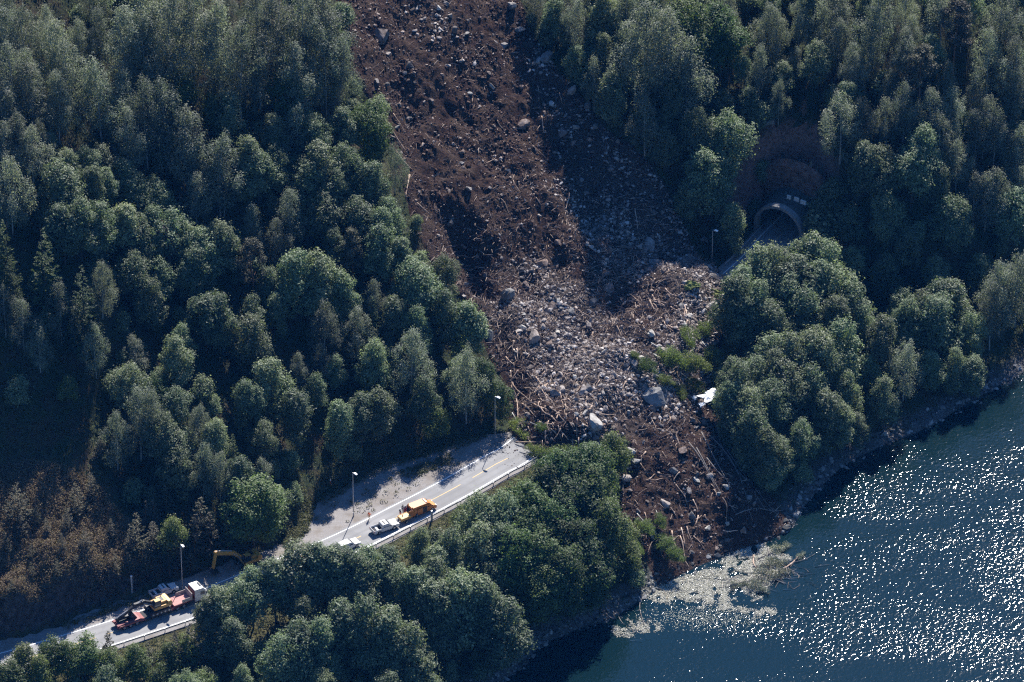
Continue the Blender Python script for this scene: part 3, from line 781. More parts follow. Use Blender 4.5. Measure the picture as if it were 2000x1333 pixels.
# undergrowth: low leafy growth that nobody could count
def in_scene_ground(n, rng, urange=(-60, 2060), vrange=(-80, 1420)):
    u = rng.uniform(*urange, n); v = rng.uniform(*vrange, n)
    P = np.array([hit(HB, a, b) for a, b in zip(u, v)])
    return P
ru = np.random.default_rng(9)
xs = ru.uniform(-118, 122, 34000); ys = ru.uniform(-205, 140, 34000)
dl, sl_, al = poly_dist(xs, ys, CL); lat = dl * sl_
h = look(HB, xs, ys); se = look(SE, xs, ys)
wd = np.where((al > S0) & (al < wsl[-1, 0]), np.interp(al, wsl[:, 0], wsl[:, 1]), 5.2)
pr = project(np.c_[xs, ys, h])
ok = (h > 0.7) & (se < 0.3) & ~((lat < np.maximum(wd + .6, 5)) & (lat > -5.6) & (al < S_PORTAL + 12)) & (pr[:, 0] > -60) & (pr[:, 0] < 2060) & (pr[:, 1] > -80) & (pr[:, 1] < 1420)
pw_ = np.exp(-((xs - 54) ** 2 + (ys - 26) ** 2) / (2 * 8 ** 2)); ok &= ru.random(len(xs)) > pw_ * 1.1
xs, ys, h, lat = xs[ok], ys[ok], h[ok], lat[ok]
scrb = in_poly(xs, ys, SCRUB); near = (lat < -5) & (lat > -12)
def clump(idx, per, rad, hgt, size, rng):
    n = len(idx); c = np.repeat(np.c_[xs[idx], ys[idx], h[idx]], per, 0)
    r = np.repeat(0.6 + .8 * rng.random(n), per)[:, None]
    d = sph(rng, n * per, 0.6); d[:, 2] = np.abs(d[:, 2])
    P = c + d * r * np.array([rad, rad, hgt]); N = d + rng.normal(size=P.shape) * .5
    return quads(P, N, size * (.6 + .8 * rng.random(len(P))), rng, .55)
L_FERN = leafmat('undergrowth_leaves', (.015, .026, .009), (.034, .052, .017), (.064, .085, .03), 0.6, 0.25)
L_HEATH = leafmat('heath_leaves', (.08, .058, .034), (.17, .13, .068), (.22, .20, .09), 0.7, 0.25)
L_GRASS = leafmat('verge_leaves', (.045, .060, .018), (.085, .098, .034), (.145, .14, .065), 0.6, 0.3)
idx = np.where(~scrb & ~near)[0]; idx = idx[:16000]
V, F = clump(idx, 9, .8, .9, .20, ru); o = link('undergrowth', mesh_np('undergrowth', V, F, [L_FERN])); tag(o, 'dark low undergrowth between the trees', 'undergrowth', kind='stuff')
sxy = np.c_[ru.uniform(SCRUB[:, 0].min(), SCRUB[:, 0].max(), 9000), ru.uniform(SCRUB[:, 1].min(), SCRUB[:, 1].max(), 9000)]; sxy = sxy[in_poly(sxy[:, 0], sxy[:, 1], SCRUB)][:3600]
xs, ys = sxy[:, 0], sxy[:, 1]; h = look(HB, xs, ys); idx = np.where((look(LATG, xs, ys) > 5.5))[0]
V, F = clump(idx, 24, .75, 1.0, .15, ru); o = link('heather_scrub', mesh_np('heather_scrub', V, F, [L_HEATH])); tag(o, 'brown dry heather and scrub above the roadside rock cut', 'scrub', kind='stuff')
n2 = 5200; ss = ru.uniform(S0, S_PORTAL - 40, n2); ll = -ru.uniform(5.2, 11.5, n2)
pp = road_pt(ss, ll); xs, ys = pp[:, 0], pp[:, 1]; h = look(HB, xs, ys); k = look(SE, xs, ys) < .2; xs, ys, h = xs[k], ys[k], h[k]
V, F = clump(np.arange(len(xs)), 10, .45, .5, .12, ru); o = link('verge_grass', mesh_np('verge_grass', V, F, [L_GRASS])); tag(o, 'rough yellow green grass on the bank below the guard rail', 'grass', kind='stuff')
# weeds along the far side of the lay-by and beside the lone alder
wu = []
for q, n in (([(560, 1075), (540, 1000), (575, 955), (610, 1000), (600, 1040)], 700), ([(760, 930), (830, 905), (880, 885), (885, 900), (820, 932)], 130), ([(600, 1010), (720, 950), (860, 905), (900, 905), (780, 975), (640, 1040)], 60), ([(120, 1222), (225, 1185), (335, 1145), (330, 1160), (210, 1198), (130, 1230)], 420), ([(640, 985), (700, 945), (770, 912), (900, 875), (960, 852), (890, 850), (760, 880), (650, 915), (600, 990)], 900)):
    P = np.array([at_z(a, b, ZR)[:2] for a, b in q])
    x = ru.uniform(P[:, 0].min(), P[:, 0].max(), n * 3); y = ru.uniform(P[:, 1].min(), P[:, 1].max(), n * 3); kk = in_poly(x, y, P); wu.append(np.c_[x[kk], y[kk]])
wu = np.vstack(wu); xs, ys = wu[:, 0], wu[:, 1]; h = look(HB, xs, ys)
V, F = clump(np.arange(len(xs)), 14, .55, .6, .15, ru); o = link('roadside_weeds', mesh_np('roadside_weeds', V, F, [L_GRASS])); tag(o, 'tall green weeds and grass at the back of the gravel lay-by', 'weeds', kind='stuff')
# ------------------------------------------------------------------ boulders, rubble, broken timber
rr = np.random.default_rng(21)
def ico(sub):
    bm = bmesh.new(); bmesh.ops.create_icosphere(bm, subdivisions=sub, radius=1.0)
    V = np.array([v.co[:] for v in bm.verts]); F = np.array([[v.index for v in f.verts] for f in bm.faces]); bm.free(); return V, F
ICO1 = ico(1); ICO2 = ico(2); ICO3 = ico(3)

def rock_shape(rng, base, cuts, flat=0.75):
    V, F = base; V = V.copy()
    V *= (1 + 0.10 * rng.normal(size=(len(V), 1)))
    for k in range(cuts):
        n = sph(rng, 1)[0]; off = 0.42 + 0.36 * rng.random()
        d = V @ n - off; m = d > 0; V[m] -= d[m][:, None] * n[None] * 0.97
    sc = np.array([1.0 + .5 * rng.random(), 0.75 + .3 * rng.random(), flat * (.75 + .5 * rng.random())])
    V = V * sc; return V / np.abs(V).max(), F

def rockmat(name, stops, big=0.35, bumpy=0.5):
    M = Mat(name, 0.9, 0.2)
    n1 = M.noise(2.2, 5, 0.65); n2 = M.noise(0.7, 3)
    c = M.ramp(n1, stops)
    hsv = M.n("ShaderNodeHueSaturation"); v = M.math('MULTIPLY_ADD', M.rnd_obj(), 0.75); v.node.inputs[2].default_value = 0.62
    M.l(v, hsv.inputs['Value']); hs = M.math('MULTIPLY_ADD', M.rnd_obj(), 1.2); hs.node.inputs[2].default_value = 0.4; M.l(hs, hsv.inputs['Saturation'])
    M.l(c, hsv.inputs['Color']); M.col(hsv.outputs[0]).bump(n1, bumpy, 0.25); return M.m
def stonemat(name, stops):
    M = Mat(name, 0.92, 0.15); M.col(M.ramp(M.rnd_isl(), stops)); return M.m

R_GREY = rockmat('granite', [(0.3, (.095, .082, .075)), (0.5, (.205, .183, .168)), (0.72, (.31, .285, .265))])
R_PALE = rockmat('pale_granite', [(0.3, (.15, .14, .13)), (0.5, (.25, .238, .22)), (0.72, (.33, .315, .295))])
R_BROWN = rockmat('earthy_granite', [(0.3, (.06, .045, .038)), (0.5, (.14, .11, .095)), (0.72, (.26, .22, .20))])
ROCKP = [rock_shape(rr, ICO3, 11) for i in range(12)]
ROCK_ME = {}
for key, m in (('grey', R_GREY), ('pale', R_PALE), ('brown', R_BROWN)):
    ROCK_ME[key] = [mesh_np('boulder', V, F, [m]) for V, F in ROCKP]
BOULDERS = []
def boulder(u, v, r, tone, sink=0.35, rot=None):
    p = hit(HT, u, v)
    o = bpy.data.objects.new('boulder', ROCK_ME[tone][rr.integers(12)]); COL.objects.link(o)
    o.location = (p[0], p[1], p[2] + r * (0.55 - sink)); o.scale = (r, r * (.8 + .3 * rr.random()), r * (.8 + .3 * rr.random()))
    o.rotation_euler = rot or (rr.normal() * .5, rr.normal() * .5, rr.random() * 6.28)
    BOULDERS.append((o, u, v, r, tone))
BIG = [(745, 72, 1.7, 'brown'), (1276, 778, 3.0, 'pale'), (1160, 828, 1.9, 'pale'), (1043, 660, 1.7, 'grey'), (1388, 603, 1.6, 'pale'), (1268, 481, 1.5, 'grey'), (994, 582, 1.7, 'grey'), (1062, 516, 1.5, 'brown'), (1300, 691, 1.3, 'grey'),
       (1098, 262, 1.6, 'brown'), (1020, 247, 1.5, 'brown'), (1190, 565, 1.3, 'brown'), (1236, 884, 1.3, 'pale'), (1242, 903, 1.1, 'pale'), (1150, 640, 1.2, 'grey'), (1405, 966, .9, 'pale'), (655, 78, 2.0, 'pale'), (1392, 542, 1.4, 'grey'),
       (955, 658, 1.2, 'grey'), (1222, 716, 1.1, 'grey'), (1253, 702, 1.3, 'pale'), (1238, 712, 1.0, 'grey'), (1180, 800, .9, 'grey'), (1140, 766, 1.5, 'grey'), (1150, 760, 1.2, 'grey'), (1082, 770, 1.2, 'grey'), (1098, 766, 1.1, 'grey'), (1127, 812, 1.0, 'pale'),
       (1143, 808, .9, 'pale'), (1117, 830, .9, 'brown'), (1145, 795, .8, 'grey'), (1290, 762, 1.3, 'pale'), (1262, 760, 1.0, 'grey'), (1298, 640, 1.0, 'grey'), (1270, 655, 1.0, 'pale'), (1375, 470, 1.1, 'grey'), (1115, 610, 1.0, 'grey'), (1080, 600, 1.0, 'brown'),
       (1087, 650, 1.0, 'pale'), (1060, 640, .9, 'grey'), (1330, 600, .9, 'grey'), (1345, 620, .8, 'pale'), (1120, 150, 1.2, 'grey'), (1160, 162, 1.1, 'grey'), (1115, 180, 1.3, 'grey'), (1148, 208, 1.1, 'grey'), (1163, 250, 1.1, 'grey'), (1065, 115, 1.5, 'grey'),
       (1018, 60, 1.4, 'grey'), (1052, 120, 1.2, 'pale'), (875, 130, .9, 'grey'), (800, 130, 1.0, 'brown'), (910, 68, .9, 'grey'), (985, 90, 1.0, 'grey'), (1000, 15, 1.2, 'grey'), (735, 160, .8, 'grey'), (960, 170, .9, 'grey'), (775, 250, .7, 'pale'), (955, 145, .9, 'brown'),
       (1085, 880, .9, 'brown'), (1345, 960, 1.0, 'grey'), (1315, 920, .9, 'grey'), (1300, 985, 1.0, 'grey'), (1350, 1010, 1.0, 'grey'), (1230, 960, .8, 'brown'), (1360, 940, .8, 'pale'), (1063, 915, .8, 'pale')]
for b in BIG: boulder(*b)
BIGN = len(BIG)
cand = 0
while len(BOULDERS) < 285 and cand < 20000:
    cand += 1
    u = rr.uniform(660, 1530); v = rr.uniform(-10, 1100)
    p = hit(HT, u, v); x = np.array([p[0]]); y = np.array([p[1]])
    if look(SE, x, y)[0] < 1.2: continue
    s = stony_at(x, y)[0]
    if rr.random() > 0.10 + 0.9 * s ** 1.5 or (v < 420 and u > 1020 and rr.random() < .6): continue
    if min((q[1] - u) ** 2 + (q[2] - v) ** 2 for q in BOULDERS) < 13 ** 2: continue
    r = rr.choice([.5, .6, .7, .85, 1.05], p=[.28, .28, .22, .14, .08])
    tone = rr.choice(['grey', 'pale', 'brown'], p=[.5, .35, .15] if s > .5 else [.2, .05, .75])
    boulder(u, v, r, tone, 0.25)

def stones(n, mask, smin, smax, rng, base, cuts=True):
    """points over the slide accepted by MASK(x, y)"""
    out = []
    while len(out) < n:
        x = rng.uniform(SLIDE[:, 0].min(), SLIDE[:, 0].max(), 4000); y = rng.uniform(SLIDE[:, 1].min(), SLIDE[:, 1].max(), 4000)
        e = look(SE, x, y); pr = project(np.c_[x, y, look(HT, x, y)])
        k = (e > .4) & (pr[:, 1] > -40) & (rng.random(4000) < mask(x, y))
        out += list(zip(x[k], y[k]))
    q = np.array(out[:n]); return q
def place_stones(q, size, rng, base, hz=HT, sink=.2):
    n = len(q); V, F = base; nv = len(V)
    VV = V[None] * (1 + .25 * rng.normal(size=(n, nv, 1)).clip(-1, 1))
    for k in range(4):
        nn = sph(rng, n); off = .45 + .35 * rng.random((n, 1)); d = (VV * nn[:, None, :]).sum(-1) - off
        VV = VV - np.maximum(d, 0)[..., None] * nn[:, None, :]
    sc = np.stack([.9 + .5 * rng.random(n), .7 + .4 * rng.random(n), .5 + .4 * rng.random(n)], 1) * size[:, None]
    VV = VV * sc[:, None, :]
    a = rng.random(n) * 6.28; c, s = np.cos(a)[:, None], np.sin(a)[:, None]
    b = rng.normal(size=n) * .5; cb, sb = np.cos(b)[:, None], np.sin(b)[:, None]
    x, y, z = VV[..., 0], VV[..., 1], VV[..., 2]
    x, z = x * cb - z * sb, x * sb + z * cb
    x, y = x * c - y * s, x * s + y * c
    h = look(hz, q[:, 0], q[:, 1]) if not isinstance(hz, float) else np.full(n, hz)
    P = np.stack([x + q[:, :1], y + q[:, 1:2], z + h[:, None] + (size * sink)[:, None]], -1)
    return P.reshape(-1, 3), (F[None] + (np.arange(n) * nv)[:, None, None]).reshape(-1, 3)

S_PALE = stonemat('rubble_stone', [(0.0, (.035, .026, .022)), (0.3, (.115, .093, .081)), (0.7, (.245, .212, .192)), (1.0, (.43, .39, .36))])
S_EARTH = stonemat('earth_stone', [(0.0, (.017, .010, .008)), (0.5, (.052, .031, .024)), (0.8, (.115, .080, .064)), (1.0, (.31, .26, .23))])
S_SHORE = stonemat('shore_stone', [(0.0, (.03, .03, .03)), (0.5, (.10, .10, .098)), (1.0, (.24, .235, .23))])
q = stones(9000, lambda x, y: stony_at(x, y) * np.clip(.6 + 1.9 * fbm(x / 5, y / 5, 5, 3), .04, 1), 0, 0, rr, ICO1)
V, F = place_stones(q, rr.choice([.16, .23, .31, .42, .55], len(q), p=[.30, .32, .22, .11, .05]) * (.8 + .4 * rr.random(len(q))), rr, ICO1)
tag(link('rubble', mesh_np('rubble', V, F, [S_PALE])), 'pale grey rubble covering the fan of the landslide', 'rubble', kind='stuff')
q = stones(19000, lambda x, y: (1 - .85 * stony_at(x, y)) * np.clip(.55 + 1.3 * fbm(x / 6, y / 6, 15, 2), .05, 1), 0, 0, rr, ICO1)
V, F = place_stones(q, rr.choice([.08, .12, .18, .27, .38], len(q), p=[.32, .32, .21, .11, .04]) * (.8 + .4 * rr.random(len(q))), rr, ICO1)
tag(link('earth_clods', mesh_np('earth_clods', V, F, [S_EARTH])), 'dark clods of earth and small stones strewn over the landslide', 'clods', kind='stuff')
SHR = resample(SH, 0.5)[0]; k = (np.abs(SHR[:, 0]) < 125) & (np.abs(SHR[:, 1] + 100) < 130); SHR = SHR[k]
q = SHR[rr.integers(len(SHR), size=3600)] + rr.normal(size=(3600, 2)) * np.array([1.7, 1.7]); 
HBs = HB
V, F = place_stones(q, rr.choice([.2, .3, .45, .7], len(q), p=[.4, .35, .19, .06]) * (.8 + .4 * rr.random(len(q))), rr, ICO1, HB, 0.1)
tag(link('shore_stones', mesh_np('shore_stones', V, F, [S_SHORE])), 'grey stones along the water line', 'stones', kind='stuff')

# broken trunks
M = Mat('stripped_wood', 0.8, 0.2); nz = M.noise(1.4, 4, 0.6)
hsv = M.n("ShaderNodeHueSaturation"); v = M.math('MULTIPLY_ADD', M.rnd_obj(), 0.8); v.node.inputs[2].default_value = 0.6
M.l(v, hsv.inputs['Value']); M.l(M.ramp(nz, [(0.3, (.15, .10, .075)), (0.5, (.33, .235, .175)), (0.75, (.50, .39, .30))]), hsv.inputs['Color']); M.col(hsv.outputs[0]); WOOD = M.m
M = Mat('stick_wood', 0.85, 0.15); M.col(M.ramp(M.rnd_isl(), [(0, (.06, .042, .034)), (.5, (.20, .145, .115)), (1, (.44, .345, .275))])); STICK = M.m
GREYWOOD = plain('grey_wood', (.20, .18, .165), .85, .15, 0, .2)
LOGPX = [(752,238,798,305,.16),(768,225,790,262,.11),(775,300,806,335,.12),(800,345,792,388,.16),(815,400,845,425,.13),(999,757,1012,829,.15),(1000,750,1038,788,.12),(1047,768,1080,786,.14),(1043,793,1069,803,.16),(1020,792,1047,817,.13),
 (1053,828,1110,862,.2),(1053,834,1088,852,.16),(1077,817,1091,833,.16),(1091,813,1106,832,.15),(1162,844,1218,907,.15),(1196,868,1188,883,.15),(1223,748,1215,771,.12),(1064,755,1068,775,.13),(1008,867,1056,866,.13),(1097,785,1104,826,.1),
 (1108,805,1138,802,.1),(1047,740,1061,755,.13),(1003,669,1001,686,.18),(1004,686,1008,707,.15),(1009,684,1012,706,.12),(988,700,1005,715,.1),(1008,652,1017,664,.1),(1012,726,1001,740,.12),(997,727,999,740,.12),(1304,639,1372,688,.14),
 (1230,578,1251,592,.14),(1269,590,1277,608,.15),(1279,547,1273,561,.14),(1293,624,1277,630,.13),(1230,640,1251,636,.12),(1343,629,1340,639,.13),(1275,588,1303,595,.12),(1277,592,1300,600,.1),(1050,170,1055,215,.1),(1092,185,1098,205,.12),(1058,230,1062,260,.12),
 (1240,410,1245,450,.12),(1112,380,1105,425,.1),(1210,1010,1225,1040,.12),(1312,1040,1325,1085,.13),(1328,1050,1338,1095,.13),(1240,1090,1262,1120,.13),(1165,1209,1187,1213,.15),(1178,1198,1200,1213,.12),(690,190,705,215,.1),(1025,855,1050,880,.1),
 (1205,640,1213,660,.1),(1160,690,1172,700,.1),(1330,560,1375,566,.1),(1120,845,1150,850,.12),(1085,800,1100,795,.1)]
POLES = [(1370,850,1430,960),(1390,860,1462,985),(1400,840,1495,1000),(1420,885,1520,1012),(1436,1012,1530,1000),(1360,880,1440,1010),(1380,900,1470,1020),(1345,870,1400,960)]
LOGS = []
def log(name, P, Q, r, m, bend=0.04, n=7):
    P = np.array(P); Q = np.array(Q); L = np.linalg.norm(Q - P); c = (P + Q) / 2
    t = np.linspace(0, 1, n); off = np.cross((Q - P) / L, [0, 0, 1.0]); b1, b2 = rr.normal() * bend * L, rr.normal() * bend * L * .4
    path = P[None] + (Q - P)[None] * t[:, None] + off[None] * (np.sin(t * math.pi) * b1 + np.sin(t * 2 * math.pi) * b2)[:, None]
    for k in range(1, n - 1): path[k, 2] = max(path[k, 2], float(look(HT, path[k, 0], path[k, 1])) + r * .2)
    V, F = tube(path - c, r * (1.0 - .55 * t) * (1 + .08 * rr.normal(size=n)), 7)
    parts = [(V, F)]
    if L > 3:                                            # a few broken branch stubs
        for k in range(int(L / 1.6)):
            i = rr.integers(1, n - 1); d = sph(rr, 1, .6)[0] * (.3 + .5 * rr.random())
            parts.append(tube(np.array([path[i] - c, path[i] - c + d]), [r * .35, r * .12], 5))
    V, F = merge(parts)
    o = link(name, mesh_np(name, V, F, [m], True)); o.location = c; return o
def on(u, v, dz): p = hit(HT, u, v); p[2] += dz; return p
for (a, b, c, d, r) in LOGPX:
    LOGS.append((log('broken_trunk', on(a, b, r + .25), on(c, d, r + .1), r * 1.05, WOOD), (a + c) / 2, (b + d) / 2, 'pale'))
for (a, b, c, d) in POLES:
    LOGS.append((log('broken_trunk', on(a, b, .7), on(c, d, .4), .10, GREYWOOD, .05), (a + c) / 2, (b + d) / 2, 'grey'))
RLOG = [((980, 1330), (600, 860), 62), ((985, 1190), (730, 870), 70), ((1190, 1420), (880, 1070), 44), ((760, 1120), (120, 480), 12), ((1230, 1340), (560, 640), 16)]
for (ua, va, n) in RLOG:
    k = 0
    while k < n:
        u = rr.uniform(*ua); v = rr.uniform(*va); p = hit(HT, u, v)
        if look(SE, [p[0]], [p[1]])[0] < 1: continue
        a = rr.normal() * .5 - 1.0 + (rr.random() < .3) * 1.6; L = rr.uniform(1.0, 3.4); k += 1
        q = p + np.array([math.cos(a), math.sin(a), 0]) * L; q[2] = look(HT, q[0], q[1]) + .12
        p[2] += .2 + .3 * rr.random(); LOGS.append((log('broken_trunk', p, q, rr.uniform(.06, .13), WOOD, .08), u, v, 'short'))
# sticks beyond counting
q = stones(11000, lambda x, y: np.clip(.6 * np.exp(-((x - 8) ** 2 + (y + 28) ** 2) / 500) + .5 * np.exp(-((x - 28) ** 2 + (y + 2) ** 2) / 160) + .04, 0, 1), 0, 0, rr, ICO1)
parts = []
for (x, y) in q:
    L = rr.uniform(.5, 2.2); d = sph(rr, 1)[0]; d[2] = abs(d[2]) * .35; z = float(look(HT, x, y)) + .12
    c = np.array([x, y, z]); parts.append(tube(np.array([c, c + d * L * .5 + [0, 0, .04], c + d * L]), [.055, .045, .02], 4))
V, F = merge(parts); tag(link('broken_branches', mesh_np('broken_branches', V, F, [STICK])), 'tangle of broken branches and roots on the landslide', 'branches', kind='stuff')

# trees thrown down by the slide
FALLEN = []
proto('fallen_proto', 9, 2.7, crown_broad, 4, L_YOUNG, BARK_B, (.13, .96, 14, 2.4, .2, .5), n=6000, size=.15, K=34, holes=.30, lob=.75, taper=.6)
FT = [(1018, 838, 'young_tree', 6.5, -1.2), (1062, 838, 'young_tree', 4, -.5), (1076, 902, 'young_tree', 6, -.2), (1098, 884, 'young_tree', 6, .4), (1045, 888, 'young_tree', 4.5, -.6), (1265, 742, 'young_tree', 5.5, -.9), (1312, 728, 'alder_tree', 7, -.7), (1345, 682, 'young_tree', 6, -1.4),
      (1372, 650, 'young_tree', 6, -2.0), (1300, 760, 'young_tree', 4.5, -.6), (1352, 745, 'alder_tree', 8, -.5), (1392, 720, 'young_tree', 6, -1.1), (1330, 770, 'young_tree', 5, -1.4), (1262, 1050, 'birch_tree', 5, -1.1), (1300, 1082, 'birch_tree', 5.5, -1.0), (1290, 1035, 'young_tree', 4, -1.3),
      (1240, 1085, 'birch_tree', 5, -.9), (1318, 1108, 'young_tree', 5, -.8), (1360, 772, 'young_tree', 6, -.9), (1240, 702, 'young_tree', 3, -.9)]
for (u, v, kind, H, az) in FT:
    p = hit(HT, u, v)
    ph, pR, cm, tm = PROTO['fallen_proto'][rr.integers(4)]; H *= 1.15; s = H / ph
    t = empty('fallen_tree', (0, 0, 0))
    d = Vector((math.cos(az), math.sin(az), -.10)).normalized(); c = p - np.array(d) * H * .55; gz = float(look(HT, c[0], c[1]))
    t.location = (c[0], c[1], max(gz, p[2] - .5) + .9); t.rotation_euler = d.to_track_quat('Z', 'Y').to_euler(); t.scale = (s * (.8 + .3 * rr.random()), s * (.7 + .3 * rr.random()), s)
    link('trunk', tm, t); link('crown', cm, t); FALLEN.append((t, u, v, kind))

# what floats on the lake
def zpoly(pts, z=0.0): return np.array([at_z(u, v, z)[:2] for u, v in pts])
FLO = [zpoly([(1252, 1163), (1300, 1140), (1345, 1122), (1368, 1104), (1400, 1106), (1420, 1083), (1442, 1058), (1480, 1055), (1502, 1068), (1528, 1085), (1522, 1130), (1508, 1160), (1500, 1183), (1488, 1184), (1440, 1150), (1446, 1178), (1462, 1188), (1505, 1190),
              (1512, 1199), (1482, 1198), (1420, 1187), (1350, 1181), (1290, 1178)]), zpoly([(1196, 1226), (1250, 1210), (1287, 1230), (1258, 1244), (1215, 1236)])]
L_FLOAT = leafmat('floating_leaves', (.19, .20, .13), (.42, .42, .33), (.62, .61, .53), 0.55, 0.1)
fl = []
for P, n in ((FLO[0], 60000), (FLO[1], 7000)):
    x = rr.uniform(P[:, 0].min() - 3, P[:, 0].max() + 3, n * 3); y = rr.uniform(P[:, 1].min() - 3, P[:, 1].max() + 3, n * 3)
    dd, _, _ = poly_dist(x, y, np.vstack([P, P[:1]])); e = np.where(in_poly(x, y, P), dd, -dd) + 3.2 * fbm(x / 2.6, y / 2.6, 3, 4)
    k = rr.random(len(x)) < sstep(-.4, 1.6, e) * sstep(-.42, -.12, fbm(x / 1.5, y / 1.5, 6, 4)); fl.append(np.c_[x[k], y[k]][:n])
x = np.vstack(fl); n = len(x)
C = np.c_[x, .03 + .12 * rr.random(n) ** 2 + np.maximum(0, look(HB, x[:, 0], x[:, 1]) + .05)]; N = np.array([0, 0, 1.0]) + rr.normal(size=(n, 3)) * .35
V, F = quads(C, N, .05 + .10 * rr.random(n) ** 2, rr, .6); tag(link('floating_leaves', mesh_np('floating_leaves', V, F, [L_FLOAT])), 'pale raft of torn leaves floating at the foot of the landslide', 'floating leaves', kind='stuff')
n = 1300; c = at_z(1400, 1205, 0); x = c[0] + rr.normal(size=n) * 6.5 - 2; y = c[1] + rr.normal(size=n) * 2.2; k = look(HB, x, y) < -.1; x, y = x[k], y[k]
V, F = quads(np.c_[x, y, np.full(len(x), .025)], np.array([0, 0, 1.0]) + rr.normal(size=(len(x), 3)) * .05, .05 + .07 * rr.random(len(x)), rr, .6)
tag(link('drifting_leaves', mesh_np('drifting_leaves', V, F, [L_FLOAT])), 'scattered single leaves drifting on the dark water', 'floating leaves', kind='stuff')
L_DRIFT = leafmat('drowned_leaves', (.10, .11, .06), (.25, .26, .18), (.46, .46, .38), 0.5, 0.15)
proto('drift_proto', 9, 3.0, crown_broad, 2, L_DRIFT, GREYWOOD, (.14, .95, 16, 3.0, .15, .5), n=4200, size=.14, K=26, holes=.32, lob=.7)
DRIFT = [(1490, 1130, 'birch_tree', 11, .35), (1475, 1150, 'young_tree', 6, -.6), (1515, 1078, 'young_tree', 7, .6), (1435, 1145, 'young_tree', 5, .2), (1560, 1090, 'young_tree', 4, .9), (1508, 1105, 'young_tree', 6, .1)]
for (u, v, kind, H, az) in DRIFT:
    p = at_z(u, v, .1); ph, pR, cm, tm = PROTO['drift_proto'][rr.integers(2)]; s = H / ph
    t = empty('drifting_tree', (0, 0, 0)); d = Vector((math.cos(az), math.sin(az), .02)).normalized(); c = p - np.array(d) * H * .5
    t.location = (c[0], c[1], .12); t.rotation_euler = d.to_track_quat('Z', 'Y').to_euler(); t.scale = (s * .55, s * .9, s) if abs(d.x) > .5 else (s * .9, s * .55, s)
    link('trunk', tm, t); link('crown', cm, t); FALLEN.append((t, u, v, 'drift'))
for (a, b, c, d, r) in [(1500, 1070, 1502, 1140, .1), (1500, 1128, 1540, 1105, .12), (1540, 1100, 1592, 1082, .06), (1530, 1112, 1558, 1088, .2), (1508, 1130, 1536, 1140, .1), (1472, 1085, 1478, 1110, .16), (1535, 1108, 1545, 1130, .1), (1250, 1175, 1258, 1222, .08)]:
    P = at_z(a, b, .2); Q = at_z(c, d, .15); LOGS.append((log('broken_trunk', P, Q, r, GREYWOOD if r < .15 else WOOD, .05), (a + c) / 2, (b + d) / 2, 'afloat'))

parts = []
for (u, v, n) in ((1490, 1115, 70), (1545, 1115, 60), (1420, 1130, 50), (1330, 1150, 30), (1240, 1225, 16)):
    for k in range(n):
        p = at_z(u + rr.normal() * 26, v + rr.normal() * 16, .12)
        if look(HB, p[0], p[1]) > -.05: continue
        a = rr.normal() * .8 - .2; L = rr.uniform(.6, 2.6); d = np.array([math.cos(a), math.sin(a), rr.normal() * .05]) * L
        parts.append(tube(np.array([p, p + d * .5 + rr.normal(size=3) * .06, p + d]), [.05, .04, .02], 4))
V, F = merge(parts); tag(link('drifting_twigs', mesh_np('drifting_twigs', V, F, [stonemat('twig_wood', [(0, (.12, .09, .07)), (.6, (.34, .28, .22)), (1, (.55, .50, .43))])])), 'fine bare twigs trailing in the lake at the slide toe', 'twigs', kind='stuff')
ss_ = np.array([s_of(u, v)[0] for u, v in [(975, 870), (1030, 895)]]); n = 260; s1_ = ss_.mean() + 3 - np.abs(rr.normal(size=n)) * 3.6; l1_ = rr.uniform(-4.2, 6, n)
V, F = place_stones(road_pt(s1_, l1_), rr.choice([.04, .07, .12, .2], n, p=[.4, .35, .18, .07]), rr, ICO1, ZR + .03, .2)
tag(link('road_debris', mesh_np('road_debris', V, F, [S_EARTH])), 'mud and small stones spilled over the end of the road', 'debris', kind='stuff')

# torn white sheet and mossy turf slabs
def crumple(name, c, sx, sy, m, amp, res=18, rot=0.0, edge=0.25):
    g = np.linspace(-1, 1, res); X, Y = np.meshgrid(g, g); rad = 1 + edge * fbm(np.arctan2(Y, X) * 1.6, X * 0 + c[0], 4, 3)
    x = X * sx * rad; y = Y * sy * rad; z = amp * (fbm(X * 1.7 + c[0], Y * 1.7, 8, 4) + .3) - .25 * amp * (X ** 2 + Y ** 2)
    cr, sr = math.cos(rot), math.sin(rot); V = np.stack([x * cr - y * sr, x * sr + y * cr, z], -1).reshape(-1, 3); F = grid_faces(res, res)
    V2 = V - [0, 0, .06]; b = [(i, i + 1) for i in range(res - 1)] + [(i * res + res - 1, (i + 1) * res + res - 1) for i in range(res - 1)]
    b += [((res - 1) * res + i + 1, (res - 1) * res + i) for i in range(res - 1)] + [((i + 1) * res, i * res) for i in range(res - 1)]
    n = len(V); Fs = [[i, i + n, j + n, j] for i, j in b]
    o = link(name, mesh_np(name, np.vstack([V, V2]), np.vstack([F, F[:, ::-1] + n, Fs]), [m], False)); o.location = c; return o
SHEET = plain('white_sheet', (.78, .78, .77), .6, .3, 0, .12)
MOSS = leafmat('moss', (.06, .075, .02), (.10, .115, .03), (.16, .17, .05), .8, .0)
sheets = []
for (u, v, a, b, z) in [(1388, 772, 1.9, 1.5, 2.6), (1371, 790, .6, .5, 1.6), (1357, 777, .35, .3, 1.2)]:
    p = hit(HT, u, v, z + 1.5); p[2] += z + 1.5; sheets.append((crumple('torn_sheet', p, a, b, SHEET, .7, 20, .6, .5), u, v))
turf = []
for (u, v, a, b) in [(1352, 560, 1.6, 1.0), (1392, 574, 1.8, .9)]:
    p = hit(HT, u, v); p[2] += .35; turf.append((crumple('turf_slab', p, a, b, MOSS, 1.1, 18, .1, .3), u, v))
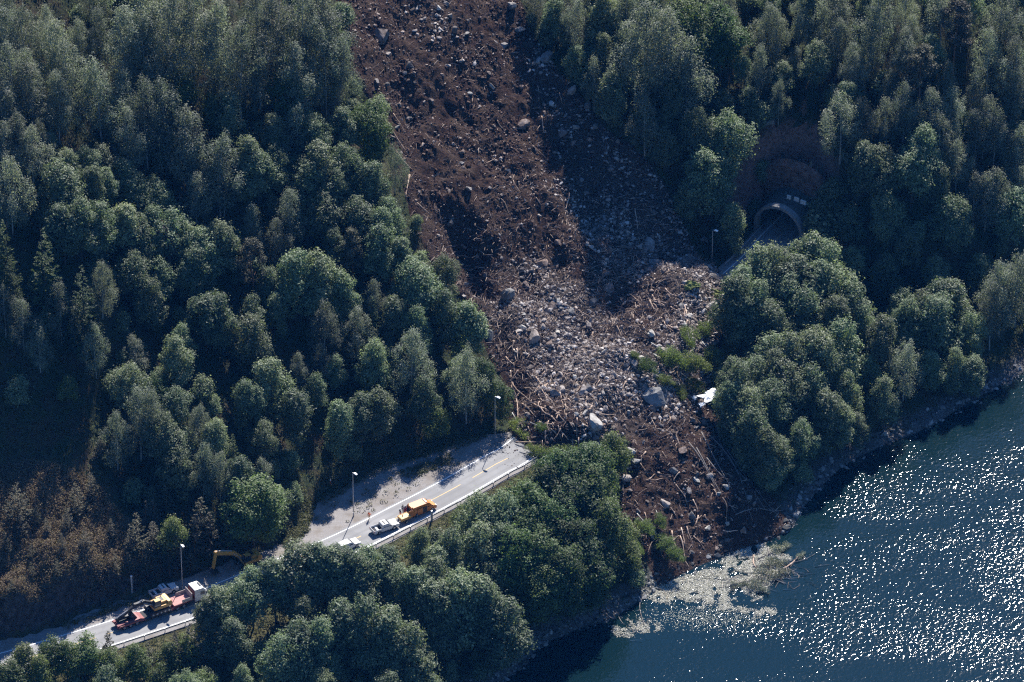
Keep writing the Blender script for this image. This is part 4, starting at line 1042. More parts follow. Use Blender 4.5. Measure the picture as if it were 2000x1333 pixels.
# ------------------------------------------------------------------ built things
class MB:
    """collects solids into one mesh"""
    def __init__(s): s.V = []; s.F = []; s.MI = []; s.o = 0
    def add(s, V, F, mi=0):
        V = [tuple(v) for v in V]; s.V += V; s.F += [[i + s.o for i in f] for f in F]; s.MI += [mi] * len(F); s.o += len(V); return s
    def box(s, c, d, rz=0.0, mi=0, ch=0.0, ry=0.0):
        """box with its upper edges chamfered by ch"""
        x, y, z = d[0] / 2, d[1] / 2, d[2] / 2; h = min(ch, x * .9, y * .9, z)
        L = [(-x, -y, -z), (x, -y, -z), (x, y, -z), (-x, y, -z)]
        F = [[3, 2, 1, 0]]
        if h > 0:
            L += [(-x, -y, z - h), (x, -y, z - h), (x, y, z - h), (-x, y, z - h), (-x + h, -y + h, z), (x - h, -y + h, z), (x - h, y - h, z), (-x + h, y - h, z)]
            F += [[0, 1, 5, 4], [1, 2, 6, 5], [2, 3, 7, 6], [3, 0, 4, 7], [4, 5, 9, 8], [5, 6, 10, 9], [6, 7, 11, 10], [7, 4, 8, 11], [8, 9, 10, 11]]
        else:
            L += [(-x, -y, z), (x, -y, z), (x, y, z), (-x, y, z)]; F += [[0, 1, 5, 4], [1, 2, 6, 5], [2, 3, 7, 6], [3, 0, 4, 7], [4, 5, 6, 7]]
        cy, sy = math.cos(ry), math.sin(ry); L = [(a * cy + q * sy, b, -a * sy + q * cy) for a, b, q in L]
        cz, sz = math.cos(rz), math.sin(rz); L = [(a * cz - b * sz + c[0], a * sz + b * cz + c[1], q + c[2]) for a, b, q in L]
        return s.add(L, F, mi)
    def prism(s, prof, y0, y1, mi=0, top=None, zcut=None):
        """side profile (x, z) swept from y0 to y1; above zcut the sides lean in by top"""
        n = len(prof); f = lambda x, z, y: (x, y if (top is None or z <= zcut) else y - math.copysign(top * min(1, (z - zcut) / .45), y), z)
        L = [f(x, z, y0) for x, z in prof] + [f(x, z, y1) for x, z in prof]
        F = [list(range(n)), list(range(2 * n - 1, n - 1, -1))] + [[(i + 1) % n, i, i + n, (i + 1) % n + n] for i in range(n)]
        return s.add(L, F, mi)
    def cyl(s, c, r, w, axis='y', n=16, mi=0, r2=None):
        L = []; r2 = r if r2 is None else r2
        for sd_, q in ((-w / 2, r), (w / 2, r2)):
            for k in range(n):
                a = 2 * math.pi * k / n; p, t = q * math.cos(a), q * math.sin(a)
                L.append((c[0] + p, c[1] + sd_, c[2] + t) if axis == 'y' else ((c[0] + p, c[1] + t, c[2] + sd_) if axis == 'z' else (c[0] + sd_, c[1] + p, c[2] + t)))
        F = [list(range(n)), list(range(2 * n - 1, n - 1, -1))] + [[(i + 1) % n, i, i + n, (i + 1) % n + n] for i in range(n)]
        return s.add(L, F, mi)
    def tube(s, path, rad, n=8, mi=0):
        V, F = tube(path, rad, n); return s.add(V, [list(map(int, f)) for f in F], mi)
    def beam(s, P, Q, w, h, mi=0):
        """bar of width w (across) and height h from P to Q"""
        P, Q = Vector(P), Vector(Q); d = (Q - P).normalized(); sd_ = d.cross(Vector((0, 0, 1)))
        if sd_.length < .05: sd_ = Vector((0, 1, 0))
        sd_.normalize(); up = sd_.cross(d); L = []
        for q in (P, Q):
            for a, b in ((-1, -1), (1, -1), (1, 1), (-1, 1)): L.append(q + sd_ * a * w / 2 + up * b * h / 2)
        return s.add(L, [[3, 2, 1, 0], [4, 5, 6, 7], [0, 1, 5, 4], [1, 2, 6, 5], [2, 3, 7, 6], [3, 0, 4, 7]], mi)
    def build(s, name, mats, parent=None, smooth=False):
        me = bpy.data.meshes.new(name); me.from_pydata(s.V, [], s.F)
        for m in (mats if isinstance(mats, (list, tuple)) else [mats]): me.materials.append(m)
        me.polygons.foreach_set('material_index', s.MI); me.update()
        bm = bmesh.new(); bm.from_mesh(me); bmesh.ops.recalc_face_normals(bm, faces=bm.faces); bm.to_mesh(me); bm.free()
        if smooth: me.polygons.foreach_set('use_smooth', [True] * len(me.polygons))
        return link(name, me, parent)

P_WHITE = plain('white_paint', (.50, .50, .495), .35, .5, 0, .05); P_ORANGE = plain('orange_paint', (.47, .145, .008), .4, .5, 0, .08); P_YELL = plain('yellow_paint', (.48, .25, .05), .45, .5, 0, .12)
P_RED = plain('red_paint', (.22, .060, .056), .5, .4, 0, .15); P_BLACK = plain('black_paint', (.018, .018, .02), .5, .4, 0, .1); P_GLASS = plain('dark_glass', (.012, .015, .018), .08, .6, 0, .02)
P_TYRE = plain('tyre_rubber', (.016, .016, .016), .9, .2, 0, .1); P_RIM = plain('rim_metal', (.42, .42, .42), .35, .5, .7, .08); P_STEEL = plain('galvanised_steel', (.40, .40, .41), .45, .5, .35, .08)
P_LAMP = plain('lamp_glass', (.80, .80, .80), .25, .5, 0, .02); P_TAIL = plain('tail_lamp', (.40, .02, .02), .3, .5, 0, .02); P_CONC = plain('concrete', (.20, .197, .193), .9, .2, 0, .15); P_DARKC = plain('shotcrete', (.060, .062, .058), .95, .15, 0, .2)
P_BOARD = plain('grey_board', (.36, .31, .28), .8, .2, 0, .12); P_WORN = plain('worn_deck', (.42, .21, .19), .8, .2, 0, .15); P_BED = plain('bed_liner', (.035, .035, .037), .8, .2, 0, .1); P_POST = plain('grey_post', (.38, .37, .35), .8, .2, 0, .12)
P_HIVIS = plain('hi_vis_orange', (.70, .14, .04), .8, .2, 0, .06); P_REDJ = plain('red_jacket', (.42, .05, .05), .8, .2, 0, .08); P_NAVY = plain('dark_clothes', (.022, .024, .032), .85, .2, 0, .1); P_SKIN = plain('skin', (.48, .30, .22), .6, .3, 0, .05); P_HELM = plain('white_helmet', (.75, .75, .74), .35, .5, 0, .03); P_HAIR = plain('dark_hair', (.04, .028, .02), .7, .3, 0, .1)

def heading(u1, v1, u2, v2, z=ZR):
    a = at_z(u1, v1, z); b = at_z(u2, v2, z); return math.atan2(b[1] - a[1], b[0] - a[0])
def gp(u, v, z=ZR): p = at_z(u, v, z); return (p[0], p[1], z + .03)

def wheels(t, xs, ys, r=.38, w=.26):
    for x in xs:
        for y in ys:
            wh = MB().cyl((0, 0, 0), r, w).cyl((0, 0, 0), r * .9, w + .03, n=16).build('wheel', P_TYRE, t); wh.location = (x, y, r)
            MB().cyl((0, math.copysign(w / 2 + .012, y), 0), r * .58, .05, n=12).build('rim', P_RIM, wh)

def arch_profile(L, zb, zt, wx, wr, x0=0.0):
    """lower body outline with two wheel arches; L nose-to-tail, zt list of upper (x, z)"""
    p = []
    for wxk in wx:
        pass
    low_ = [(-L / 2, zb + .1), (-L / 2 + .1, zb)]
    for xk in sorted(wx):
        for a in np.linspace(math.pi, 0, 9): low_.append((xk + wr * 1.16 * math.cos(a), max(zb, wr * .98 + wr * 1.16 * math.sin(a))))
    low_ += [(L / 2 - .12, zb), (L / 2, zb + .12)]
    return low_ + zt

def pickup(loc, rz):
    t = empty('pickup_truck', loc, rz); L = 5.25; wx = (-1.55, 1.55); hw = .90
    MB().prism(arch_profile(L, .42, [(2.62, .82), (2.45, 1.02), (1.15, 1.14), (.95, 1.14), (-.60, 1.10), (-.60, .72), (-2.62, .72)], wx, .38), -hw, hw, 0, .03, .8).build('body', P_WHITE, t)
    cab = MB().prism([(1.18, 1.10), (.42, 1.70), (.20, 1.76), (-.50, 1.76), (-.72, 1.66), (-.80, 1.06)], -hw + .03, hw - .03, 0, .14, 1.12).build('cab', P_WHITE, t)
    for sgn in (-1, 1):
        q = sgn * (hw - .03 + .004)
        for a, b in ((( .96, 1.19), ( .12, 1.19)), (( .04, 1.19), (-.64, 1.19))):
            xa, xb = a[0], b[0]; ta = min(xa, .42 if xa > .5 else xa); 
            lean = lambda z: q - sgn * .14 * (z - 1.12) / .45
            P = [(xa, lean(1.18), 1.18), (xb, lean(1.18), 1.18), (xb, lean(1.6), 1.6), (ta, lean(1.6), 1.6)]
            MB().add(P + [(x, y - sgn * .02, z) for x, y, z in P], [[0, 1, 2, 3], [4, 5, 6, 7], [0, 1, 5, 4], [1, 2, 6, 5], [2, 3, 7, 6], [3, 0, 4, 7]]).build('window', P_GLASS, t)
        MB().box((.98, sgn * (hw + .1), 1.22), (.1, .2, .16), 0, 0, .03).build('mirror', P_BLACK, t)
        MB().box((2.60, sgn * .66, .86), (.1, .36, .18)).build('headlight', P_LAMP, t); MB().box((-2.615, sgn * .82, .95), (.06, .14, .34)).build('tail_light', P_TAIL, t)
        MB().box((-1.61, sgn * (hw - .045), .93), (2.02, .09, .42), 0, 0, .03).build('bed_side', P_WHITE, t)
    P = [(1.19, -.74, 1.14), (1.19, .74, 1.14), (.45, .66, 1.69), (.45, -.66, 1.69)]
    MB().add(P + [(x - .04, y, z - .03) for x, y, z in P], [[0, 1, 2, 3], [4, 5, 6, 7], [0, 1, 5, 4], [1, 2, 6, 5], [2, 3, 7, 6], [3, 0, 4, 7]]).build('windscreen', P_GLASS, t)
    MB().box((-2.60, 0, .93), (.08, 1.62, .42), 0, 0, .02).build('tailgate', P_WHITE, t); MB().box((-1.6, 0, .735), (1.9, 1.62, .03)).build('bed_floor', P_BED, t)
    MB().box((2.62, 0, .52), (.16, 1.7, .2)).build('bumper', P_BLACK, t); MB().box((-.15, 0, 1.80), (.22, 1.1, .09), 0, 0, .03).build('light_bar', P_BLACK, t)
    MB().box((-.72, 0, 1.5), (.08, 1.5, .1)).box((-.72, .72, 1.2), (.08, .07, .7)).box((-.72, -.72, 1.2), (.08, .07, .7)).build('roll_bar', P_BLACK, t)
    wheels(t, wx, (-.80, .80)); return t

def van(loc, rz, paint, open_doors=True, name='van', H=2.15, L=5.3):
    t = empty(name, loc, rz); wx = (-L / 2 + 1.05, L / 2 - .95); hw = .98; n = L / 2
    MB().prism(arch_profile(L, .35, [(n, .85), (n - .12, 1.02), (n - .95, 1.28), (n - 1.55, H - .12), (n - 1.8, H), (-n + .12, H), (-n, H - .14)], wx, .36), -hw, hw, 0, .12, 1.25).build('body', paint, t)
    lean = lambda z, sg: sg * (hw + .004) - sg * .12 * (z - 1.25) / .45
    sl = lambda x0, x1, z0, z1, sg, x2=None: [(x0, lean(z0, sg), z0), (x1, lean(z0, sg), z0), (x1, lean(z1, sg), z1), (x0 if x2 is None else x2, lean(z1, sg), z1)]
    qf = [[0, 1, 2, 3], [4, 5, 6, 7], [0, 1, 5, 4], [1, 2, 6, 5], [2, 3, 7, 6], [3, 0, 4, 7]]
    for sg in (-1, 1):
        P = sl(n - 1.05, n - 1.95, 1.30, 1.68, sg, n - 1.35); MB().add(P + [(x, y - sg * .02, z) for x, y, z in P], qf).build('window', P_GLASS, t)
        MB().box((n - 1.0, sg * (hw + .11), 1.35), (.1, .2, .22), 0, 0, .03).build('mirror', P_BLACK, t)
        MB().box((n - .06, sg * .72, .90), (.12, .34, .16)).build('headlight', P_LAMP, t); MB().box((-n - .005, sg * .86, 1.15), (.05, .12, .45)).build('tail_light', P_TAIL, t)
        if not open_doors or sg > 0:
            P = sl(n - 2.1, n - 3.3, 1.32, 1.7, sg); MB().add(P + [(x, y - sg * .02, z) for x, y, z in P], qf).build('window', P_GLASS, t)
    P = [(n - .93, -.78, 1.32), (n - .93, .78, 1.32), (n - 1.53, .70, H - .16), (n - 1.53, -.70, H - .16)]
    MB().add(P + [(x - .06, y, z - .03) for x, y, z in P], qf).build('windscreen', P_GLASS, t); MB().box((n - .02, 0, .50), (.16, 1.8, .26)).build('bumper', P_BLACK, t)
    if open_doors:
        MB().box((n - 2.55, -hw + .01, .98), (.95, .05, 1.15)).build('side_shade_panel', P_BLACK, t)  # black panel on the closed side paints the dark inside at the sliding door
        MB().box((n - 3.6, -hw - .06, 1.0), (1.05, .06, 1.25), 0, 0, .02).build('sliding_door', paint, t)
        MB().box((-n - .01, 0, 1.15), (.05, 1.6, 1.35)).build('rear_shade_panel', P_BLACK, t)  # black panel paints the unlit load space between the rear doors
        MB().box((-n - .42, .92, 1.15), (.85, .06, 1.5), .12, 0, .02).build('rear_door', P_WHITE, t); MB().box((-n - .36, -.98, 1.15), (.75, .06, 1.5), -.25, 0, .02).build('rear_door', paint, t)
        for x, y in ((-n + .25, .72), (-n + .25, -.72), (n - 1.95, .72), (n - 1.95, -.72)): MB().box((x, y, H + .07), (.14, .14, .16), 0, 0, .03).build('warning_lamp', P_ORANGE, t)
        MB().box((n - 2.0, 0, H + .06), (.34, 1.25, .10), 0, 0, .03).build('light_bar', P_WHITE, t)
    wheels(t, wx, (-.86, .86), .36, .24); return t

def car(loc, rz):
    t = empty('car', loc, rz); L = 4.6; hw = .90; wx = (-1.38, 1.38); n = L / 2
    MB().prism(arch_profile(L, .30, [(n, .72), (n - .2, .86), (.95, 1.0), (-n + .05, 1.0), (-n, .9)], wx, .34), -hw, hw, 0, .04, .8).build('body', P_WHITE, t)
    MB().prism([(1.05, .98), (.35, 1.50), (.1, 1.56), (-1.75, 1.52), (-2.2, .99)], -hw + .05, hw - .05, 0, .16, 1.0).build('roof', P_WHITE, t)
    qf = [[0, 1, 2, 3], [4, 5, 6, 7], [0, 1, 5, 4], [1, 2, 6, 5], [2, 3, 7, 6], [3, 0, 4, 7]]
    for sg in (-1, 1):
        lean = lambda z: sg * (hw - .05 + .004) - sg * .16 * (z - 1.0) / .45
        for a, b, c in ((.82, -.15, .34), (-.25, -1.05, -.25), (-1.15, -1.9, -1.15)):
            P = [(a, lean(1.05), 1.05), (b, lean(1.05), 1.05), (b, lean(1.42), 1.42), (c, lean(1.42), 1.42)]; MB().add(P + [(x, y - sg * .02, z) for x, y, z in P], qf).build('window', P_GLASS, t)
        MB().box((n - .05, sg * .68, .74), (.12, .32, .14)).build('headlight', P_LAMP, t); MB().box((.85, sg * (hw + .08), 1.06), (.1, .18, .13), 0, 0, .03).build('mirror', P_BLACK, t)
    P = [(1.06, -.72, 1.02), (1.06, .72, 1.02), (.37, .62, 1.49), (.37, -.62, 1.49)]; MB().add(P + [(x - .05, y, z - .03) for x, y, z in P], qf).build('windscreen', P_GLASS, t)
    wheels(t, wx, (-.79, .79), .34, .22); return t

def excavator(loc, rz, paint, boom_paint, boom, stick, bucket, braise=0.0):
    """boom / stick: chains of (x, z); bucket: (x, z, angle)"""
    t = empty('excavator', loc, rz)
    for y in (-1.15, 1.15):
        prof = [(-1.75, .05), (1.75, .05), (2.05, .30), (2.05, .55), (1.75, .85), (-1.75, .85), (-2.05, .55), (-2.05, .30)]
        tr = MB().prism(prof, y - .28, y + .28).build('track', P_BLACK, t)
        m = MB()
        for x in (-1.6, -.8, 0, .8, 1.6): m.cyl((x, y, .42), .20, .60, n=10)
        m.build('track_roller', P_STEEL, tr)
    MB().cyl((0, 0, .98), .75, .26, 'z', 18).build('turntable', P_BLACK, t); MB().box((0, 0, .62), (2.2, 1.7, .4)).build('undercarriage', P_BLACK, t)
    hs = MB().prism([(-1.9, 1.12), (1.25, 1.12), (1.25, 1.62), (.2, 1.72), (-1.9, 1.72)], -1.25, 1.25).build('house', paint, t)
    MB().prism([(-2.35, 1.15), (-1.55, 1.15), (-1.55, 2.25), (-2.15, 2.2), (-2.4, 1.9)], -1.22, 1.22).build('counterweight', paint, t)
    eh = MB().box((-.85, -.15, 1.98), (1.5, 1.9, .5), 0, 0, .08).build('engine_hood', paint, t); MB().box((-.75, -.2, 2.25), (.8, 1.1, .06)).build('grille', P_BLACK, eh)
    MB().cyl((-1.2, -.85, 2.42), .07, .45, 'z', 8).build('exhaust_pipe', P_BLACK, t)
    cb = MB().prism([(-.15, 1.72), (1.30, 1.62), (1.36, 2.2), (1.0, 2.95), (-.15, 2.95)], .28, 1.22).build('cab', P_BLACK, t)
    MB().box((.42, .75, 2.97), (1.1, .85, .06), 0, 0, .02).build('cab_roof', paint, cb)
    MB().prism([(.02, 1.95), (1.16, 1.95), (1.18, 2.25), (.92, 2.78), (.02, 2.78)], 1.224, 1.24).build('window', P_GLASS, cb); MB().prism([(.02, 1.95), (1.16, 1.95), (1.18, 2.25), (.92, 2.78), (.02, 2.78)], .26, .276).build('window', P_GLASS, cb)
    m = MB()
    for (a, b), (h0, h1) in zip(zip(boom[:-1], boom[1:]), ((.62, .85), (.85, .62), (.62, .42))): m.beam((a[0], -.25, a[1]), (b[0], -.25, b[1]), .46, (h0 + h1) / 2)
    for q in boom[1:-1]: m.cyl((q[0], -.25, q[1]), .42, .455, n=14)
    m.build('boom', boom_paint, t)
    m = MB(); a, b = stick; m.beam((a[0], -.25, a[1]), (b[0], -.25, b[1]), .36, .48).cyl((a[0], -.25, a[1]), .34, .5, n=12).cyl((b[0], -.25, b[1]), .22, .5, n=12); m.build('stick', boom_paint, t)
    bx, bz, ba = bucket; prof = [(0, 0), (.35, .35), (.55, .25), (.62, -.35), (.35, -.85), (-.25, -1.0), (-.75, -.75), (-.72, -.70), (-.25, -.9), (.28, -.76), (.5, -.32), (.42, .12)]
    ca, sa = math.cos(ba), math.sin(ba); pr = [(bx + x * ca - z * sa, bz + x * sa + z * ca) for x, z in prof]
    m = MB().prism(pr, -.9, .4); side = [(bx + x * ca - z * sa, bz + x * sa + z * ca) for x, z in [(0, 0), (.35, .35), (.55, .25), (.62, -.35), (.35, -.85), (-.25, -1.0), (-.75, -.75)]]
    m.prism(side, -.95, -.90).prism(side, .40, .45); m.build('bucket', P_BLACK, t)
    m = MB(); mid = boom[1]
    for y in (-.55, .05): m.tube([(.9, y, 1.45), ((.9 + mid[0]) / 2, y, (1.45 + mid[1]) / 2)], [.10, .10]).tube([((.9 + mid[0]) / 2, y, (1.45 + mid[1]) / 2), (mid[0] + .1, y, mid[1])], [.055, .055])
    m.tube([(boom[1][0] + .3, -.25, boom[1][1] + .55), (boom[-1][0] * .75 + boom[1][0] * .25, -.25, boom[-1][1] * .75 + boom[1][1] * .25 + .5), (stick[0][0] + .25, -.25, stick[0][1] + .38)], [.1, .1, .06]); m.build('hydraulic_cylinder', P_STEEL, t)
    return t

def person(loc, rz, top, legs, pose='stand', head=None):
    J = {'pel': (0, 0, .95), 'wai': (0, 0, 1.10), 'che': (.0, 0, 1.36), 'nec': (.01, 0, 1.50), 'hd0': (.02, 0, 1.58), 'hd1': (.03, 0, 1.72)}
    R = {'pel': .15, 'wai': .135, 'che': .155, 'nec': .055, 'hd0': .085, 'hd1': .085}
    E = [('pel', 'wai'), ('wai', 'che'), ('che', 'nec'), ('nec', 'hd0'), ('hd0', 'hd1')]
    st = {'stand': (.02, .02), 'walk': (.28, -.26), 'apart': (.08, -.06)}[pose]
    for s, n, fx in ((1, 'l', st[0]), (-1, 'r', st[1])):
        J.update({n + 'hip': (0, s * .10, .90), n + 'kne': (fx * .45 + .04, s * .12, .50), n + 'ank': (fx, s * .13, .09), n + 'toe': (fx + .18, s * .15, .04)})
        R.update({n + 'hip': .105, n + 'kne': .068, n + 'ank': .048, n + 'toe': .045})
        E += [('pel', n + 'hip'), (n + 'hip', n + 'kne'), (n + 'kne', n + 'ank'), (n + 'ank', n + 'toe')]
        ax = -fx * .8 if pose == 'walk' else (.10 if s > 0 else .16)
        J.update({n + 'sho': (0, s * .20, 1.42), n + 'elb': (ax * .4 - .04, s * .27, 1.15), n + 'wri': (ax, s * .26, .92), n + 'pal': (ax + .03, s * .255, .84)})
        R.update({n + 'sho': .065, n + 'elb': .048, n + 'wri': .032, n + 'pal': .034})
        E += [('che', n + 'sho'), (n + 'sho', n + 'elb'), (n + 'elb', n + 'wri'), (n + 'wri', n + 'pal')]
        for k, (dx, L) in enumerate(((.035, .07), (.012, .085), (-.012, .08), (-.033, .06))):
            J[n + 'f%d' % k] = (ax + .03 + dx, s * .252, .84 - .035); J[n + 'g%d' % k] = (ax + .045 + dx, s * .235, .84 - .035 - L); R[n + 'f%d' % k] = .0095; R[n + 'g%d' % k] = .008
            E += [(n + 'pal', n + 'f%d' % k), (n + 'f%d' % k, n + 'g%d' % k)]
        J[n + 't'] = (ax + .085, s * .235, .80); R[n + 't'] = .01; E += [(n + 'pal', n + 't')]
    J['nos'] = (.125, 0, 1.635); R['nos'] = .02; E += [('hd0', 'nos')]
    for s, n in ((1, 'el'), (-1, 'er')): J[n] = (.02, s * .095, 1.64); R[n] = .02; E += [('hd0', n)]
    keys = list(J); me = bpy.data.meshes.new('person'); me.from_pydata([J[k] for k in keys], [(keys.index(a), keys.index(b)) for a, b in E], [])
    o = bpy.data.objects.new('person', me); COL.objects.link(o); m = o.modifiers.new('s', 'SKIN')
    for i, k in enumerate(keys): me.skin_vertices[0].data[i].radius = (R[k], R[k] * (.78 if k in ('pel', 'wai', 'che') else 1)) if k in ('pel', 'wai', 'che') else (R[k], R[k])
    me.skin_vertices[0].data[0].use_root = True
    o.modifiers.new('d', 'SUBSURF').levels = 1
    dg = bpy.context.evaluated_depsgraph_get(); new = bpy.data.meshes.new_from_object(o.evaluated_get(dg)); bpy.data.objects.remove(o)
    for q in (top, legs, P_SKIN, P_BLACK): new.materials.append(q)
    for f in new.polygons:
        c = f.center; arm = abs(c.y) > .195
        f.material_index = 2 if (c.z > 1.51 or (arm and c.z < .93)) else (3 if c.z < .10 else (0 if (c.z > .98 or arm) else 1)); f.use_smooth = True
    o = link('person', new, None, loc, (0, 0, rz))
    hb = bmesh.new(); bmesh.ops.create_uvsphere(hb, u_segments=14, v_segments=9, radius=.115)
    bmesh.ops.delete(hb, geom=[v for v in hb.verts if v.co.z < -.015], context='VERTS'); hm_ = bpy.data.meshes.new('helmet'); hb.to_mesh(hm_); hb.free(); hm_.materials.append(head or P_HELM)
    link('helmet' if head is None or head is P_HELM else 'hair', hm_, o, (.015, 0, 1.68)); ev = MB()
    for s in (-1, 1): ev.box((.113, s * .035, 1.655), (.012, .022, .014))
    ev.box((.112, 0, 1.585), (.01, .05, .012)); ev.build('face', P_BLACK, o); return o

def lamp_post(u, v, H, arm):
    x, y, z = gp(u, v); z = max(ZR, float(look(HB, x, y))); t = empty('street_lamp', (x, y, z), arm)
    MB().cyl((0, 0, .35), .13, .9, 'z', 10).build('base', P_STEEL, t); MB().tube([(0, 0, .6), (0, 0, H * .5), (0, 0, H - .35), (.08, 0, H - .08), (.5, 0, H)], [.085, .075, .06, .055, .05], 10).build('pole', P_STEEL, t, True)
    h = MB().prism([(.35, H + .02), (.45, H - .05), (1.15, H - .02), (1.2, H + .06), (1.0, H + .16), (.5, H + .15)], -.19, .19).build('lamp_head', P_LAMP, t); MB().box((.8, 0, H - .05), (.5, .26, .04)).build('diffuser', P_GLASS, h); return t

def guard_rail(s0, s1, lat, face):
    t = empty('guard_rail', (*road_pt(s0, lat), ZR))
    o0 = np.array([*road_pt(s0, lat), ZR]); ss = np.arange(s0, s1 + .01, 1.0); prof = [(0, .50), (.05, .56), (.05, .62), (0, .66), (.05, .70), (.05, .77), (0, .83), (-.03, .83), (-.03, .50)]
    V = []; F = []; n = len(prof)
    for s in ss:
        for d, z in prof: p = road_pt(s, lat + face * d); V.append((p[0] - o0[0], p[1] - o0[1], z + .0))
    for i in range(len(ss) - 1):
        for j in range(n): k = (j + 1) % n; F.append([i * n + j, i * n + k, (i + 1) * n + k, (i + 1) * n + j])
    MB().add(V, F).add(V[:n], [list(range(n))]).add(V[-n:], [list(range(n))]).build('rail_beam', P_STEEL, t)
    for s in np.arange(s0 + .5, s1, 4.0):
        p = road_pt(s, lat - face * .11); q = MB().box((0, 0, .35), (.10, .14, 1.0)).build('post', P_STEEL, t); q.location = (p[0] - o0[0], p[1] - o0[1], 0); d = road_pt(s + .5, lat) - road_pt(s, lat); q.rotation_euler[2] = math.atan2(d[1], d[0])
    return t

THINGS = []
def T(o, label, cat, group=None): tag(o, label, cat, group); return o
# lamps
def road_dir(u, v):
    s, _ = s_of(u, v); a = road_pt(s, 0); b = road_pt(s + 1, 0); return math.atan2(b[1] - a[1], b[0] - a[0])
for (u, v, H, lab) in [(356.5, 1151, 10.2, 'tall grey street lamp behind the white pickup and the lorry cab'), (690.5, 1008.5, 10.0, 'tall grey street lamp standing alone on the gravel lay-by'),
                       (967, 858.5, 9.9, 'tall grey street lamp at the end of the road beside the landslide'), (1390, 527, 9.4, 'grey street lamp in the shade near the tunnel mouth')]:
    T(lamp_post(u, v, H, road_dir(u, v) - math.pi / 2), lab, 'street lamp', 'street lamps along the road')
# guard rails
sl = s_of(1043, 888)[0]
T(guard_rail(S0, sl, -4.35, 1), 'long grey steel guard rail along the lake side of the road', 'guard rail')
T(guard_rail(s_of(1424, 524)[0], S_PORTAL + 1, 4.3, -1), 'short steel guard rail leading into the tunnel mouth', 'guard rail')
# vehicles
h = heading(742, 1044.5, 768.5, 1035); p = np.array(gp(755.3, 1039.7)); p[:2] += np.array([-math.sin(h), math.cos(h)]) * .80
T(pickup(p, h), 'white pickup with an open bed parked by the guard rail behind the orange van', 'pickup')
h = heading(310.8, 1169.6, 337.2, 1160); p = np.array(gp(324, 1164.8)); p[:2] += np.array([-math.sin(h), math.cos(h)]) * .80
T(pickup(p, h), 'white pickup parked on the verge beside the lorry, below the street lamp', 'pickup')
h = road_dir(830, 1005) - .13; p = np.array(gp(829, 1004)); p[:2] += np.array([-math.sin(h), math.cos(h)]) * .9
T(van(p, h, P_ORANGE), 'orange road works van with open side and rear doors by the guard rail', 'van'); VAN_H = h
h2 = road_dir(790, 1015) - .1; p = np.array(gp(790, 1018))
t = empty('trailer', p, h2); MB().box((0, 0, .72), (2.1, 1.45, .10)).box((0, .70, .98), (2.1, .06, .46)).box((0, -.70, .98), (2.1, .06, .46)).box((1.02, 0, .98), (.06, 1.34, .46)).box((-1.02, 0, .98), (.06, 1.34, .46)).build('box', P_YELL, t)
MB().box((0, 0, 1.0), (1.95, 1.3, .34), 0, 0, .06).build('cover', plain('pale_cover', (.66, .50, .26), .7, .2, 0, .1), t); MB().beam((1.0, 0, .6), (2.1, 0, .5), .1, .1).build('drawbar', P_BLACK, t); MB().box((-.35, .1, 1.3), (.12, .12, .5)).build('stake', P_ORANGE, t)
wheels(t, (-.1,), (-.84, .84), .3, .18); T(t, 'small yellow box trailer hitched behind the orange van', 'trailer')
pc = at_z(672.4, 1060.5, ZR + 1.53); h = heading(659, 1062, 677.2, 1054.2, ZR + 1.5); pc[:2] += np.array([math.cos(h), math.sin(h)]) * .75
T(car((pc[0], pc[1], ZR + .03), h), 'white car half hidden behind the roadside trees, only its roof clear', 'car')
pp = gp(612, 1103); T(van(pp, road_dir(612, 1100) + .05, P_ORANGE, False, 'van', 2.3, 5.6), 'orange van almost hidden behind the trees below the road', 'van')

# lorry and low loader
h = heading(234, 1236, 357, 1191); r0 = np.array(gp(232, 1236)); r0[:2] += np.array([-math.sin(h), math.cos(h)]) * 1.27
fw = np.array([math.cos(h), math.sin(h), 0])
t = empty('low_loader_trailer', r0, h); rd = MB().prism([(0, .80), (.4, 1.05), (4.6, 1.05), (5.6, .62), (5.6, .42), (4.4, .75), (.2, .72)], -1.27, 1.27).build('rear_deck', P_RED, t)
MB().box((2.2, 0, 1.07), (3.2, .8, .05)).build('deck_strip', P_BLACK, rd); MB().box((8.2, 0, .52), (5.6, 2.5, .26)).build('low_bed', P_BED, t)
MB().prism([(10.8, .40), (11.1, .62), (11.4, 1.30), (15.0, 1.30), (15.0, 1.10), (11.2, 1.10), (10.8, .62)], -1.27, 1.27).build('front_deck', P_RED, t); MB().box((13.1, 0, 1.32), (3.5, 2.4, .05)).build('deck_floor', P_WORN, t)
MB().box((15.0, 0, 1.95), (.09, 2.5, 1.35)).build('head_board', P_BOARD, t)
for y in (-1.24, 1.24): MB().box((13.95, y, 1.68), (2.0, .07, .66)).build('side_board', P_BOARD, t); MB().box((-.03, y * .8, .92), (.06, .3, .16)).build('tail_light', P_TAIL, t); MB().prism([(.1, 1.05), (.35, 1.05), (1.3, 2.0), (1.15, 2.05)], y * .55 - .3, y * .55 + .3).build('ramp', P_RED, t) if False else MB().box((.75, y * .62, 1.16), (1.5, .62, .14), 0, 0, .02, -.12).build('ramp', P_RED, t)
wheels(t, (1.2, 2.5, 3.8), (-1.05, 1.05), .44, .34)
T(t, 'red low loader trailer carrying the black boomed excavator on the road', 'trailer')
c0 = r0 + fw * 11.4; t = empty('lorry', c0, h); MB().box((2.9, 0, .80), (7.0, .9, .28)).build('chassis', P_BLACK, t)
cb = MB().prism([(4.2, .55), (6.45, .55), (6.5, 1.5), (6.3, 2.55), (5.9, 3.02), (4.2, 3.10)], -1.24, 1.24, 0, .05, 2.4).build('cab', P_WHITE, t)
